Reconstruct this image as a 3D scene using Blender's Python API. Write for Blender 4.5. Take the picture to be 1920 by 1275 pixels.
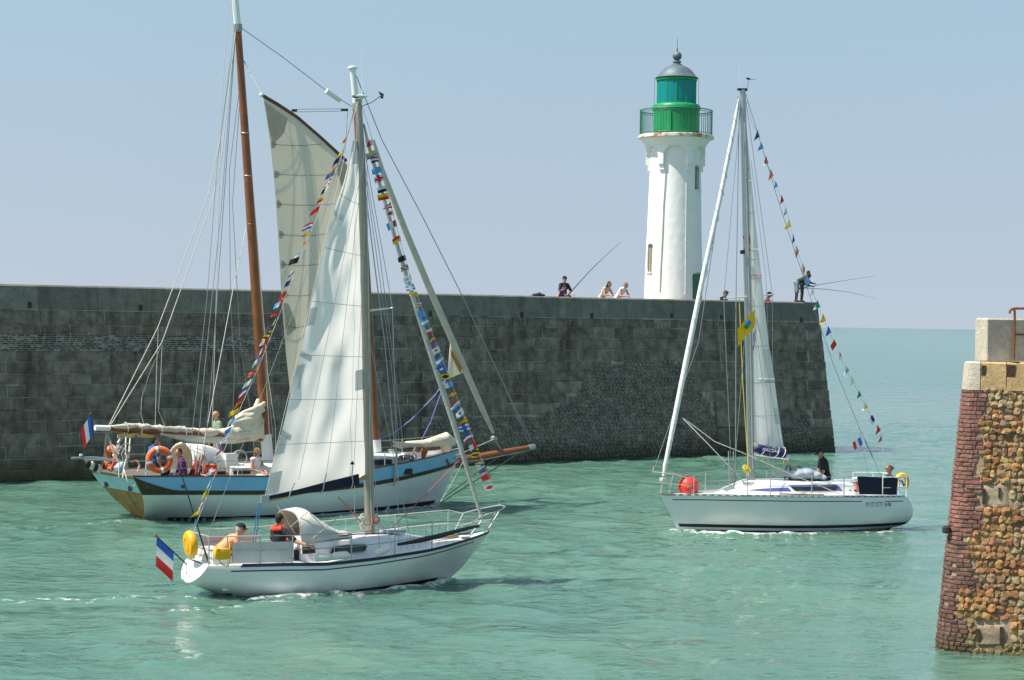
import bpy, bmesh, math, random
import numpy as np
from mathutils import Vector, Matrix, Euler, noise

for o in list(bpy.data.objects):
    bpy.data.objects.remove(o)
SC = bpy.context.scene
COL = SC.collection
rnd = random.Random(7)

# ---------------------------------------------------------------- camera
FPX = 70 / 36 * 1920          # focal length in pixels of the photograph
EYE = Vector((0, 0, 5.5))
ROLL = math.radians(.9)
PIT = math.atan(33.8 / FPX)
FWD = Vector((0, math.cos(PIT), -math.sin(PIT)))
UP0 = Vector((0, math.sin(PIT), math.cos(PIT)))
RT = Vector((1, 0, 0)) * math.cos(ROLL) + UP0 * math.sin(ROLL)
UP = UP0 * math.cos(ROLL) - Vector((1, 0, 0)) * math.sin(ROLL)
cam = bpy.data.cameras.new('camera')
cam.lens = 70
cam.sensor_width = 36
cam.clip_start = .5
cam.clip_end = 60000
co = bpy.data.objects.new('camera', cam)
COL.objects.link(co)
co.matrix_world = Matrix(((RT.x, UP.x, -FWD.x, EYE.x), (RT.y, UP.y, -FWD.y, EYE.y),
                          (RT.z, UP.z, -FWD.z, EYE.z), (0, 0, 0, 1)))
SC.camera = co

# ---------------------------------------------------------------- daylight
SUN_EL = math.radians(58)
SUN_H = Vector((-.955, -.296, 0)).normalized()       # towards the sun, on the ground plan
SUN_DIR = (SUN_H * math.cos(SUN_EL) + Vector((0, 0, math.sin(SUN_EL)))).normalized()
sl = bpy.data.lights.new('sun', 'SUN')
sl.energy = 4.9
sl.angle = math.radians(.53)
sl.color = (1, .94, .83)
so = bpy.data.objects.new('sun', sl)
COL.objects.link(so)
so.rotation_euler = SUN_DIR.to_track_quat('Z', 'Y').to_euler()
world = bpy.data.worlds.new('World')
SC.world = world
world.use_nodes = True
wn, wl = world.node_tree.nodes, world.node_tree.links
sky = wn.new('ShaderNodeTexSky')
sky.sky_type = 'NISHITA'
sky.sun_disc = False
sky.sun_elevation = SUN_EL
sky.sun_rotation = math.atan2(SUN_H.x, SUN_H.y)
sky.altitude = 0
sky.air_density = 1.0
sky.dust_density = .6
sky.ozone_density = 2.2
bg = wn['Background']
bg.inputs['Strength'].default_value = .118
# sea haze lifts the horizon colours: the sky is read a little above the true elevation, all round
wtc = wn.new('ShaderNodeTexCoord')
wad = wn.new('ShaderNodeVectorMath')
wad.operation = 'MULTIPLY_ADD'
wad.inputs[1].default_value = (1, 1, .22)
wad.inputs[2].default_value = (0, 0, .20)
wnm = wn.new('ShaderNodeVectorMath')
wnm.operation = 'NORMALIZE'
wl.new(wtc.outputs['Generated'], wad.inputs[0])
wl.new(wad.outputs[0], wnm.inputs[0])
wl.new(wnm.outputs[0], sky.inputs['Vector'])
wmx = wn.new('ShaderNodeMix')
wmx.data_type = 'RGBA'
wmx.blend_type = 'MULTIPLY'
wmx.inputs[0].default_value = 1
wsp = wn.new('ShaderNodeSeparateXYZ')
wl.new(wtc.outputs['Generated'], wsp.inputs[0])
wmr = wn.new('ShaderNodeMapRange')
wmr.inputs['From Min'].default_value = 0
wmr.inputs['From Max'].default_value = .2
wl.new(wsp.outputs[2], wmr.inputs[0])
wcl = wn.new('ShaderNodeMix')          # lilac sea haze low down, clearer blue above
wcl.data_type = 'RGBA'
wcl.inputs[6].default_value = (1.28, .955, .755, 1)
wcl.inputs[7].default_value = (1.10, 1.035, .835, 1)
wl.new(wmr.outputs[0], wcl.inputs[0])
wl.new(wcl.outputs[2], wmx.inputs[7])
wl.new(sky.outputs[0], wmx.inputs[6])
wl.new(wmx.outputs[2], bg.inputs[0])
SC.view_settings.view_transform = 'Standard'
SC.view_settings.look = 'None'
SC.view_settings.exposure = .56
SC.view_settings.gamma = 1
SC.view_settings.use_curve_mapping = False


# ---------------------------------------------------------------- helpers
def ray(px, py):
    return FWD * FPX + RT * (px - 960) - UP * (py - 637.5)


def on_z(px, py, z=0.0):
    d = ray(px, py)
    return EYE + d * ((z - EYE.z) / d.z)


def on_y(px, py, y):
    d = ray(px, py)
    return EYE + d * (y / d.y)


class Frame:
    """a thing's own upright frame: u along it, v to its left, z up"""
    def __init__(s, o, deg):
        a = math.radians(deg)
        s.o = Vector(o)
        s.a = a
        s.u = Vector((math.cos(a), math.sin(a), 0))
        s.v = Vector((-math.sin(a), math.cos(a), 0))

    def L(s, px, py, v=0.0):
        d = ray(px, py)
        t = ((s.o - EYE).dot(s.v) + v) / d.dot(s.v)
        p = EYE + d * t - s.o
        return Vector((p.dot(s.u), v, p.z))

    def W(s, l):
        return s.o + s.u * l[0] + s.v * l[1] + Vector((0, 0, l[2]))

    def loc(s, w):
        p = Vector(w) - s.o
        return Vector((p.dot(s.u), p.dot(s.v), p.z))


def lin(r, g, b):
    f = lambda c: (c / 255 / 12.92) if c < 10.3 else ((c / 255 + .055) / 1.055) ** 2.4
    return (f(r), f(g), f(b), 1)


MATS = {}


def M(name, col, rough=.6, metal=0, var=.1, vs=3.0, bump=0, bs=25, transl=0, spec=.4, rand=0, coat=0, wear=None):
    """a procedural material: colour broken by two noises, fine relief, optional translucency"""
    if name in MATS:
        return MATS[name]
    m = bpy.data.materials.new(name)
    MATS[name] = m
    m.use_nodes = True
    n, l = m.node_tree.nodes, m.node_tree.links
    p = n['Principled BSDF']
    p.inputs['Roughness'].default_value = rough
    p.inputs['Metallic'].default_value = metal
    p.inputs['Specular IOR Level'].default_value = spec
    p.inputs['Coat Weight'].default_value = coat
    tc = n.new('ShaderNodeTexCoord')
    n1 = n.new('ShaderNodeTexNoise')
    n1.inputs['Scale'].default_value = vs
    n1.inputs['Detail'].default_value = 6
    n1.inputs['Roughness'].default_value = .65
    l.new(tc.outputs['Object'], n1.inputs['Vector'])
    mr = n.new('ShaderNodeMapRange')
    mr.inputs['From Min'].default_value = .3
    mr.inputs['From Max'].default_value = .7
    mr.inputs['To Min'].default_value = 1 - var
    mr.inputs['To Max'].default_value = 1 + var
    l.new(n1.outputs[0], mr.inputs[0])
    val = mr.outputs[0]
    if rand:
        oi = n.new('ShaderNodeObjectInfo')
        gi = n.new('ShaderNodeNewGeometry')
        ad = n.new('ShaderNodeMath')
        ad.operation = 'ADD'
        l.new(oi.outputs['Random'], ad.inputs[0])
        l.new(gi.outputs['Random Per Island'], ad.inputs[1])
        fr = n.new('ShaderNodeMath')
        fr.operation = 'FRACT'
        l.new(ad.outputs[0], fr.inputs[0])
        m2 = n.new('ShaderNodeMapRange')
        m2.inputs['To Min'].default_value = 1 - rand
        m2.inputs['To Max'].default_value = 1 + rand
        l.new(fr.outputs[0], m2.inputs[0])
        mu = n.new('ShaderNodeMath')
        mu.operation = 'MULTIPLY'
        l.new(val, mu.inputs[0])
        l.new(m2.outputs[0], mu.inputs[1])
        val = mu.outputs[0]
    mx = n.new('ShaderNodeMix')
    mx.data_type = 'RGBA'
    mx.blend_type = 'MULTIPLY'
    mx.inputs[0].default_value = 1
    mx.inputs[6].default_value = col if len(col) == 4 else (*col, 1)
    l.new(val, mx.inputs[7])
    out = mx.outputs[2]
    if wear:
        nw = n.new('ShaderNodeTexNoise')
        nw.inputs['Scale'].default_value = wear[1]
        nw.inputs['Detail'].default_value = 8
        nw.inputs['Roughness'].default_value = .7
        l.new(tc.outputs['Object'], nw.inputs['Vector'])
        rw = n.new('ShaderNodeMapRange')
        rw.inputs['From Min'].default_value = wear[2]
        rw.inputs['From Max'].default_value = wear[2] + .08
        l.new(nw.outputs[0], rw.inputs[0])
        m3 = n.new('ShaderNodeMix')
        m3.data_type = 'RGBA'
        l.new(rw.outputs[0], m3.inputs[0])
        l.new(out, m3.inputs[6])
        m3.inputs[7].default_value = wear[0]
        out = m3.outputs[2]
    l.new(out, p.inputs['Base Color'])
    if bump:
        n2 = n.new('ShaderNodeTexNoise')
        n2.inputs['Scale'].default_value = bs
        n2.inputs['Detail'].default_value = 5
        l.new(tc.outputs['Object'], n2.inputs['Vector'])
        b = n.new('ShaderNodeBump')
        b.inputs['Strength'].default_value = bump
        b.inputs['Distance'].default_value = .03
        l.new(n2.outputs[0], b.inputs['Height'])
        l.new(b.outputs[0], p.inputs['Normal'])
    if transl:
        t = n.new('ShaderNodeBsdfTranslucent')
        l.new(out, t.inputs[0])
        ms = n.new('ShaderNodeMixShader')
        ms.inputs[0].default_value = transl
        l.new(p.outputs[0], ms.inputs[1])
        l.new(t.outputs[0], ms.inputs[2])
        l.new(ms.outputs[0], n['Material Output'].inputs[0])
    return m


class MB:
    """collects shapes and links them as ONE mesh object"""
    def __init__(s):
        s.v, s.f, s.m = [], [], []
        s.mi = 0

    def add(s, vs, fs):
        b = len(s.v)
        s.v += [tuple(x) for x in vs]
        s.f += [tuple(i + b for i in f) for f in fs]
        s.m += [s.mi] * len(fs)
        return s

    def tube(s, pts, r, seg=8, caps=True, flat=None):
        pts = [Vector(p) for p in pts]
        n = len(pts)
        rs = [r] * n if not hasattr(r, '__len__') else list(r)
        if n == 2 and not hasattr(r, '__len__'):
            pass
        t0 = (pts[1] - pts[0]).normalized()
        ref = Vector((0, 0, 1)) if abs(t0.z) < .9 else Vector((1, 0, 0))
        a = t0.cross(ref).normalized()
        vs, fs = [], []
        for i, p in enumerate(pts):
            t = (pts[min(i + 1, n - 1)] - pts[max(i - 1, 0)]).normalized()
            a = (a - t * a.dot(t)).normalized()
            b = t.cross(a)
            for k in range(seg):
                q = 2 * math.pi * k / seg
                rr = rs[i]
                vs.append(p + a * (math.cos(q) * rr) + b * (math.sin(q) * rr * (flat or 1)))
        for i in range(n - 1):
            for k in range(seg):
                k2 = (k + 1) % seg
                fs.append((i * seg + k, i * seg + k2, (i + 1) * seg + k2, (i + 1) * seg + k))
        if caps:
            fs.append(tuple(range(seg - 1, -1, -1)))
            fs.append(tuple((n - 1) * seg + k for k in range(seg)))
        return s.add(vs, fs)

    def capsule(s, p, q, r1, r2, seg=10):
        p, q = Vector(p), Vector(q)
        d = (q - p)
        L = d.length or 1e-4
        d = d / L
        pts, rs = [], []
        for k in range(4):
            t = math.pi / 2 * k / 4
            pts.append(p - d * (r1 * math.cos(t)))
            rs.append(max(r1 * math.sin(t), .001))
        for k in range(5):
            pts.append(p.lerp(q, k / 4))
            rs.append(r1 + (r2 - r1) * k / 4)
        for k in range(1, 5):
            t = math.pi / 2 * k / 4
            pts.append(q + d * (r2 * math.sin(t)))
            rs.append(max(r2 * math.cos(t), .001))
        return s.tube(pts, rs, seg)

    def box(s, c, d, rot=None, taper=1):
        c = Vector(c)
        x, y, z = d[0] / 2, d[1] / 2, d[2] / 2
        vs = [Vector((sx * x * (taper if sz > 0 else 1), sy * y * (taper if sz > 0 else 1), sz * z)) for sx in (-1, 1) for sy in (-1, 1) for sz in (-1, 1)]
        if rot is not None:
            vs = [rot @ v for v in vs]
        return s.add([v + c for v in vs], [(0, 1, 3, 2), (4, 6, 7, 5), (0, 4, 5, 1), (2, 3, 7, 6), (0, 2, 6, 4), (1, 5, 7, 3)])

    def lathe(s, prof, seg=32, c=(0, 0, 0), caps=True):
        c = Vector(c)
        vs, fs = [], []
        for r, z in prof:
            for k in range(seg):
                q = 2 * math.pi * k / seg
                vs.append(c + Vector((r * math.cos(q), r * math.sin(q), z)))
        n = len(prof)
        for i in range(n - 1):
            for k in range(seg):
                k2 = (k + 1) % seg
                fs.append((i * seg + k, i * seg + k2, (i + 1) * seg + k2, (i + 1) * seg + k))
        if caps:
            fs.append(tuple(range(seg - 1, -1, -1)))
            fs.append(tuple((n - 1) * seg + k for k in range(seg)))
        return s.add(vs, fs)

    def loft(s, rings, closed=True, caps=True):
        n, k = len(rings), len(rings[0])
        vs = [p for r in rings for p in r]
        fs = []
        for i in range(n - 1):
            for j in range(k if closed else k - 1):
                j2 = (j + 1) % k
                fs.append((i * k + j, i * k + j2, (i + 1) * k + j2, (i + 1) * k + j))
        if closed and caps:
            fs.append(tuple(range(k - 1, -1, -1)))
            fs.append(tuple((n - 1) * k + j for j in range(k)))
        return s.add(vs, fs)

    def grid(s, pts):
        return s.loft(pts, closed=False)

    def plate(s, poly, off):
        """a polygon given thickness along off"""
        off = Vector(off)
        n = len(poly)
        vs = [Vector(p) for p in poly] + [Vector(p) + off for p in poly]
        fs = [tuple(range(n)), tuple(range(2 * n - 1, n - 1, -1))]
        for i in range(n):
            j = (i + 1) % n
            fs.append((i, n + i, n + j, j))
        return s.add(vs, fs)

    def ball(s, c, r, seg=12, rings=8, rot=None):
        c = Vector(c)
        r = (r, r, r) if not hasattr(r, '__len__') else r
        vs, fs = [], []
        for i in range(rings + 1):
            t = math.pi * i / rings
            for k in range(seg):
                q = 2 * math.pi * k / seg
                v = Vector((r[0] * math.sin(t) * math.cos(q), r[1] * math.sin(t) * math.sin(q), r[2] * math.cos(t)))
                vs.append(c + (rot @ v if rot else v))
        for i in range(rings):
            for k in range(seg):
                k2 = (k + 1) % seg
                fs.append((i * seg + k, (i + 1) * seg + k, (i + 1) * seg + k2, i * seg + k2))
        return s.add(vs, fs)

    def torus(s, c, R, r, ax, seg=28, k=10, flat=1):
        c, ax = Vector(c), Vector(ax).normalized()
        a = ax.orthogonal().normalized()
        b = ax.cross(a)
        vs, fs = [], []
        for i in range(seg):
            q = 2 * math.pi * i / seg
            d = a * math.cos(q) + b * math.sin(q)
            for j in range(k):
                w = 2 * math.pi * j / k
                vs.append(c + d * (R + r * math.cos(w)) + ax * (r * flat * math.sin(w)))
        for i in range(seg):
            for j in range(k):
                i2, j2 = (i + 1) % seg, (j + 1) % k
                fs.append((i * k + j, i2 * k + j, i2 * k + j2, i * k + j2))
        return s.add(vs, fs)

    def mesh(s, name, mats, smooth=35):
        me = bpy.data.meshes.new(name)
        me.from_pydata(s.v, [], s.f)
        for m in (mats if isinstance(mats, (list, tuple)) else [mats]):
            me.materials.append(m)
        if any(s.m):
            me.polygons.foreach_set('material_index', s.m)
        if smooth:
            me.polygons.foreach_set('use_smooth', [True] * len(s.f))
            me.set_sharp_from_angle(angle=math.radians(smooth))
        me.validate()
        return me

    def build(s, name, mats, parent=None, smooth=35, loc=None):
        o = bpy.data.objects.new(name, s.mesh(name, mats, smooth))
        COL.objects.link(o)
        if parent is not None:
            o.parent = parent
        if loc is not None:
            o.location = loc
        return o


def tag(o, label=None, cat=None, group=None, kind=None):
    for k, v in (('label', label), ('category', cat), ('group', group), ('kind', kind)):
        if v:
            o[k] = v
    return o


def empty(name, loc, rz=0.0, label=None, cat=None, group=None):
    o = bpy.data.objects.new(name, None)
    o.empty_display_size = .2
    COL.objects.link(o)
    o.location = loc
    o.rotation_euler = (0, 0, rz)
    return tag(o, label, cat, group)


def inst(name, me, parent, loc, rot=None, scale=None):
    o = bpy.data.objects.new(name, me)
    COL.objects.link(o)
    o.parent = parent
    o.location = loc
    if rot is not None:
        o.rotation_euler = rot
    if scale is not None:
        o.scale = scale
    return o


def interp(x, tab):
    return float(np.interp(x, [t[0] for t in tab], [t[1] for t in tab]))


def recalc(o):
    bm = bmesh.new()
    bm.from_mesh(o.data)
    bmesh.ops.recalc_face_normals(bm, faces=bm.faces)
    bm.to_mesh(o.data)
    bm.free()
    return o


def text_mesh(txt, size, mat, parent, name, mw, extr=.002, shear=0, italic=False):
    """flat lettering as mesh, laid out by the matrix mw (local to parent)"""
    cu = bpy.data.curves.new(name, 'FONT')
    cu.body = txt
    cu.size = size
    cu.extrude = extr
    cu.shear = shear
    cu.align_x = 'LEFT'
    to = bpy.data.objects.new('tmp', cu)
    COL.objects.link(to)
    dg = bpy.context.evaluated_depsgraph_get()
    me = bpy.data.meshes.new_from_object(to.evaluated_get(dg))
    bpy.data.objects.remove(to)
    me.materials.clear()
    me.materials.append(mat)
    o = bpy.data.objects.new(name, me)
    COL.objects.link(o)
    o.parent = parent
    o.matrix_local = mw
    return o


# ---------------------------------------------------------------- palette
WHITE = M('white_gelcoat', (.78, .78, .76), .22, var=.04, vs=1.5, spec=.5, coat=.3)
WHULL = M('white_hull_paint', (.72, .73, .71), .25, var=.05, vs=.8, spec=.5, coat=.3, wear=((.5, .5, .45, 1), 2.2, .66))
CREAM = M('cream_paint', (.66, .63, .55), .45, var=.06)
STEEL = M('stainless_steel', (.42, .42, .42), .5, .25, var=.05)
ALU = M('anodised_aluminium', (.42, .43, .43), .4, .8, var=.08, vs=2)
GALV = M('grey_mast_alloy', (.33, .31, .26), .45, .5, var=.15, vs=2)
WIRE = M('rigging_wire', (.33, .33, .33), .4, .6, var=.05)
ROPEW = M('pale_rope', (.6, .57, .5), .85, var=.12, vs=40, bump=.4, bs=90)
ROPEB = M('blue_rope', (.05, .28, .55), .8, var=.15, vs=40)
ROPEP = M('violet_rope', (.2, .2, .5), .8, var=.15, vs=40)
ROPER = M('red_rope', (.5, .09, .09), .8, var=.15, vs=40)
ROPEY = M('yellow_rope', (.75, .6, .04), .75, var=.15, vs=40)
CHAIN = M('galvanised_chain', (.22, .23, .2), .6, .5, var=.2, vs=30)
BLACK = M('black_rubber', (.018, .018, .02), .5, var=.2)
NAVY = M('navy_canvas', (.010, .012, .035), .8, var=.12, vs=5, bump=.2, bs=60)
NAVYP = M('navy_paint', (.015, .02, .06), .35, var=.08)
ANTIF = M('dark_antifouling', (.02, .022, .03), .6, var=.25, vs=4)
WOOD = M('varnished_spruce', (.21, .07, .022), .35, var=.28, vs=2.5, coat=.3, bump=.1, bs=15)
WOODD = M('dark_hardwood', (.13, .055, .025), .5, var=.3, vs=4)
TIMB = M('weathered_transom_wood', (.32, .17, .045), .5, var=.45, vs=5, bump=.3, bs=12, wear=((.07, .05, .03, 1), 4, .58))
TAN = M('tan_boom_alloy', (.36, .28, .15), .45, .2, var=.1)
YELW = M('yellow_vinyl', (.8, .42, .008), .5, var=.08, vs=5)
ORNG = M('orange_lifebuoy', (.72, .11, .025), .5, var=.1, vs=6)
REDV = M('red_vinyl', (.72, .05, .03), .45, var=.06)
CLOTHG = M('pale_weathercloth', (.5, .52, .52), .7, var=.08, transl=.35)
CLOTHP = M('pink_beige_cloth', (.42, .33, .29), .8, var=.1, transl=.3)
BEIGE = M('beige_canvas', (.46, .39, .31), .85, var=.1, bump=.2, bs=40, transl=.2)
OFFW = M('offwhite_canvas', (.68, .67, .63), .8, var=.08, vs=3, bump=.25, bs=12)
FURL = M('furled_sail_cloth', (.60, .55, .44), .8, var=.16, vs=3, bump=.5, bs=9)
FURLG = M('grey_furled_sail', (.46, .45, .41), .7, var=.2, vs=3, bump=.4, bs=20)
SAILW = M('white_sailcloth', (.92, .865, .82), .6, var=.05, vs=1.2, bump=.12, bs=5, transl=.7)
SAILP = M('doubled_sailcloth', (.66, .67, .66), .6, var=.06, transl=.3)
SAILT = M('cream_sailcloth', (.76, .66, .52), .65, var=.06, vs=1, bump=.12, bs=4, transl=.3)
SAILTD = M('cream_sail_reinforcement', (.50, .45, .36), .65, var=.08, transl=.3)
SEAM = M('seam_thread', (.2, .2, .19), .8, var=.1)
GLASSD = M('smoked_window', (.02, .022, .028), .08, var=.05, spec=.8)
GREYC = M('grey_vinyl', (.36, .4, .44), .55, var=.1, vs=5, bump=.2, bs=10)
SKYB = M('sky_blue_paint', (.20, .44, .66), .35, var=.08, vs=1.2, spec=.5, coat=.2, wear=((.3, .42, .5, 1), 3, .70))
PALEB = M('pale_turquoise_paint', (.36, .60, .62), .4, var=.12, vs=5, wear=((.5, .55, .5, 1), 9, .64))
BROWNP = M('brown_strake_paint', (.06, .04, .022), .5, var=.3, vs=6)
FENDW = M('white_fender', (.75, .74, .68), .5, var=.08, vs=8)
SKIN = M('fair_skin', (.50, .25, .16), .55, var=.08, vs=12)  # one even skin tone all over
SKINB = M('dark_skin', (.07, .035, .022), .5, var=.08, vs=12)
HAIRD = M('dark_hair', (.02, .014, .01), .6, var=.3, vs=60, bump=.6, bs=120)
HAIRB = M('brown_blond_hair', (.24, .14, .06), .6, var=.3, vs=60, bump=.6, bs=120)
HAIRG = M('grey_hair', (.5, .48, .44), .7, var=.2, vs=60, bump=.6, bs=120)
EYEM = M('eye_dark', (.02, .015, .012), .3)
MOUTH = M('lips', (.36, .12, .09), .5)


def fab(name, col):
    return M('cloth_' + name, col, .85, var=.14, vs=14, bump=.35, bs=30)


def flagm(name, col):
    return M('flag_' + name, col, .75, var=.07, vs=10, transl=.35)


FL = {'r': flagm('red', (.62, .03, .03)), 'w': flagm('white', (.75, .75, .75)), 'b': flagm('blue', (.03, .12, .52)),
      'l': flagm('light_blue', (.1, .36, .72)), 'y': flagm('yellow', (.78, .5, .02)), 'k': flagm('black', (.02, .02, .025)),
      'o': flagm('orange', (.8, .2, .03)), 'g': flagm('green', (.02, .33, .14)), 'n': flagm('navy', (.02, .03, .16))}


def proj(p):
    d = Vector(p) - EYE
    k = FPX / d.dot(FWD)
    return 960 + d.dot(RT) * k, 637.5 - d.dot(UP) * k


# ================================================================ the sea
def sea_material():
    m = bpy.data.materials.new('milky_green_sea')
    m.use_nodes = True
    n, l = m.node_tree.nodes, m.node_tree.links
    p = n['Principled BSDF']
    p.inputs['Roughness'].default_value = .07
    p.inputs['IOR'].default_value = 1.33
    p.inputs['Specular IOR Level'].default_value = .5
    p.inputs['Subsurface Weight'].default_value = 1
    p.inputs['Subsurface Radius'].default_value = (.35, 1.0, .8)
    p.inputs['Subsurface Scale'].default_value = 1.6
    geo = n.new('ShaderNodeNewGeometry')

    def noise_at(scale, sc, detail=4, rough=.55, dist=0):
        mp = n.new('ShaderNodeMapping')
        mp.inputs['Scale'].default_value = sc
        l.new(geo.outputs['Position'], mp.inputs[0])
        t = n.new('ShaderNodeTexNoise')
        t.inputs['Scale'].default_value = scale
        t.inputs['Detail'].default_value = detail
        t.inputs['Roughness'].default_value = rough
        t.inputs['Distortion'].default_value = dist
        l.new(mp.outputs[0], t.inputs['Vector'])
        return t
    big = noise_at(.09, (1, 1.6, 1), 5, .6)
    ramp = n.new('ShaderNodeValToRGB')
    e = ramp.color_ramp.elements
    e[0].position = .34
    e[0].color = (.072, .165, .130, 1)
    e[1].position = .66
    e[1].color = (.102, .198, .146, 1)
    l.new(big.outputs[0], ramp.inputs[0])
    sep = n.new('ShaderNodeSeparateXYZ')
    l.new(geo.outputs['Position'], sep.inputs[0])
    offsh = n.new('ShaderNodeMapRange')          # bluer offshore, and darkened to offset the bright sky reflection
    offsh.inputs['From Min'].default_value = 70
    offsh.inputs['From Max'].default_value = 190
    l.new(sep.outputs[1], offsh.inputs[0])
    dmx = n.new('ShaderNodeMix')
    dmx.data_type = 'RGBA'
    l.new(offsh.outputs[0], dmx.inputs[0])
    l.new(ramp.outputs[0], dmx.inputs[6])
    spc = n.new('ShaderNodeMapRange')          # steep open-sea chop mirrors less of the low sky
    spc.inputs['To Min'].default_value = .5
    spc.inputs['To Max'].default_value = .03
    l.new(offsh.outputs[0], spc.inputs[0])
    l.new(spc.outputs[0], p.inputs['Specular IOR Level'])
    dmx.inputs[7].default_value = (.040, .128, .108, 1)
    at = n.new('ShaderNodeAttribute')
    at.attribute_name = 'foam'
    fn = noise_at(4.2, (1, 1, 1), 9, .74, .5)
    th = n.new('ShaderNodeMath')
    th.operation = 'MULTIPLY_ADD'
    th.inputs[1].default_value = .43
    l.new(at.outputs['Fac'], th.inputs[0])
    l.new(fn.outputs[0], th.inputs[2])
    mr = n.new('ShaderNodeMapRange')
    mr.inputs['From Min'].default_value = .80
    mr.inputs['From Max'].default_value = .90
    l.new(th.outputs[0], mr.inputs[0])
    mx = n.new('ShaderNodeMix')
    mx.data_type = 'RGBA'
    l.new(mr.outputs[0], mx.inputs[0])
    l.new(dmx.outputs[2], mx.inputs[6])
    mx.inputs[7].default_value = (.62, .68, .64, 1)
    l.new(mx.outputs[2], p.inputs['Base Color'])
    rr = n.new('ShaderNodeMapRange')
    rr.inputs['To Min'].default_value = .03
    rr.inputs['To Max'].default_value = .6
    l.new(mr.outputs[0], rr.inputs[0])
    l.new(rr.outputs[0], p.inputs['Roughness'])
    b1 = noise_at(2.6, (.8, 1.4, 1), 4, .55, .6)
    b2 = noise_at(.33, (1, 1.5, 1), 3, .5)
    gust = noise_at(.07, (1, 2.2, 1), 3, .5)
    gm = n.new('ShaderNodeMapRange')
    gm.inputs['From Min'].default_value = .35
    gm.inputs['From Max'].default_value = .65
    gm.inputs['To Min'].default_value = .25
    gm.inputs['To Max'].default_value = 1.2
    l.new(gust.outputs[0], gm.inputs[0])
    b3 = noise_at(.62, (.75, 1.5, 1), 4, .5, .6)
    b3.noise_type = 'RIDGED_MULTIFRACTAL'
    opn = n.new('ShaderNodeMapRange')          # the open sea beyond the piers is choppier
    opn.inputs['From Min'].default_value = 80
    opn.inputs['From Max'].default_value = 260
    opn.inputs['To Min'].default_value = .5
    opn.inputs['To Max'].default_value = 2.2
    l.new(sep.outputs[1], opn.inputs[0])
    bw = n.new('ShaderNodeBump')
    bw.inputs['Distance'].default_value = .07
    bw.inputs['Strength'].default_value = .8
    l.new(b3.outputs[0], bw.inputs['Height'])
    bu = n.new('ShaderNodeBump')
    bu.inputs['Distance'].default_value = .13
    l.new(gm.outputs[0], bu.inputs['Strength'])
    l.new(b1.outputs[0], bu.inputs['Height'])
    bv = n.new('ShaderNodeBump')
    bv.inputs['Distance'].default_value = .5
    l.new(opn.outputs[0], bv.inputs['Strength'])
    l.new(bw.outputs[0], bu.inputs['Normal'])
    l.new(b2.outputs[0], bv.inputs['Height'])
    l.new(bu.outputs[0], bv.inputs['Normal'])
    l.new(bv.outputs[0], p.inputs['Normal'])
    return m


def spread_axis(lo, hi, step, far, g=1.25, grow=1.0):
    a, x, d = [], lo, step
    while x < hi:
        a.append(x)
        x += d
        d *= grow
    a.append(hi)
    pre, post = [], []
    d, x = step, lo
    while x > -far:
        d *= g
        x -= d
        pre.append(x)
    x = hi
    d = step * 2
    while x < far:
        d *= g
        x += d
        post.append(x)
    return np.array(pre[::-1] + a + post)


FOAM = []           # (x0, y0, x1, y1, half width, strength): where hulls and wall churn the water


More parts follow.
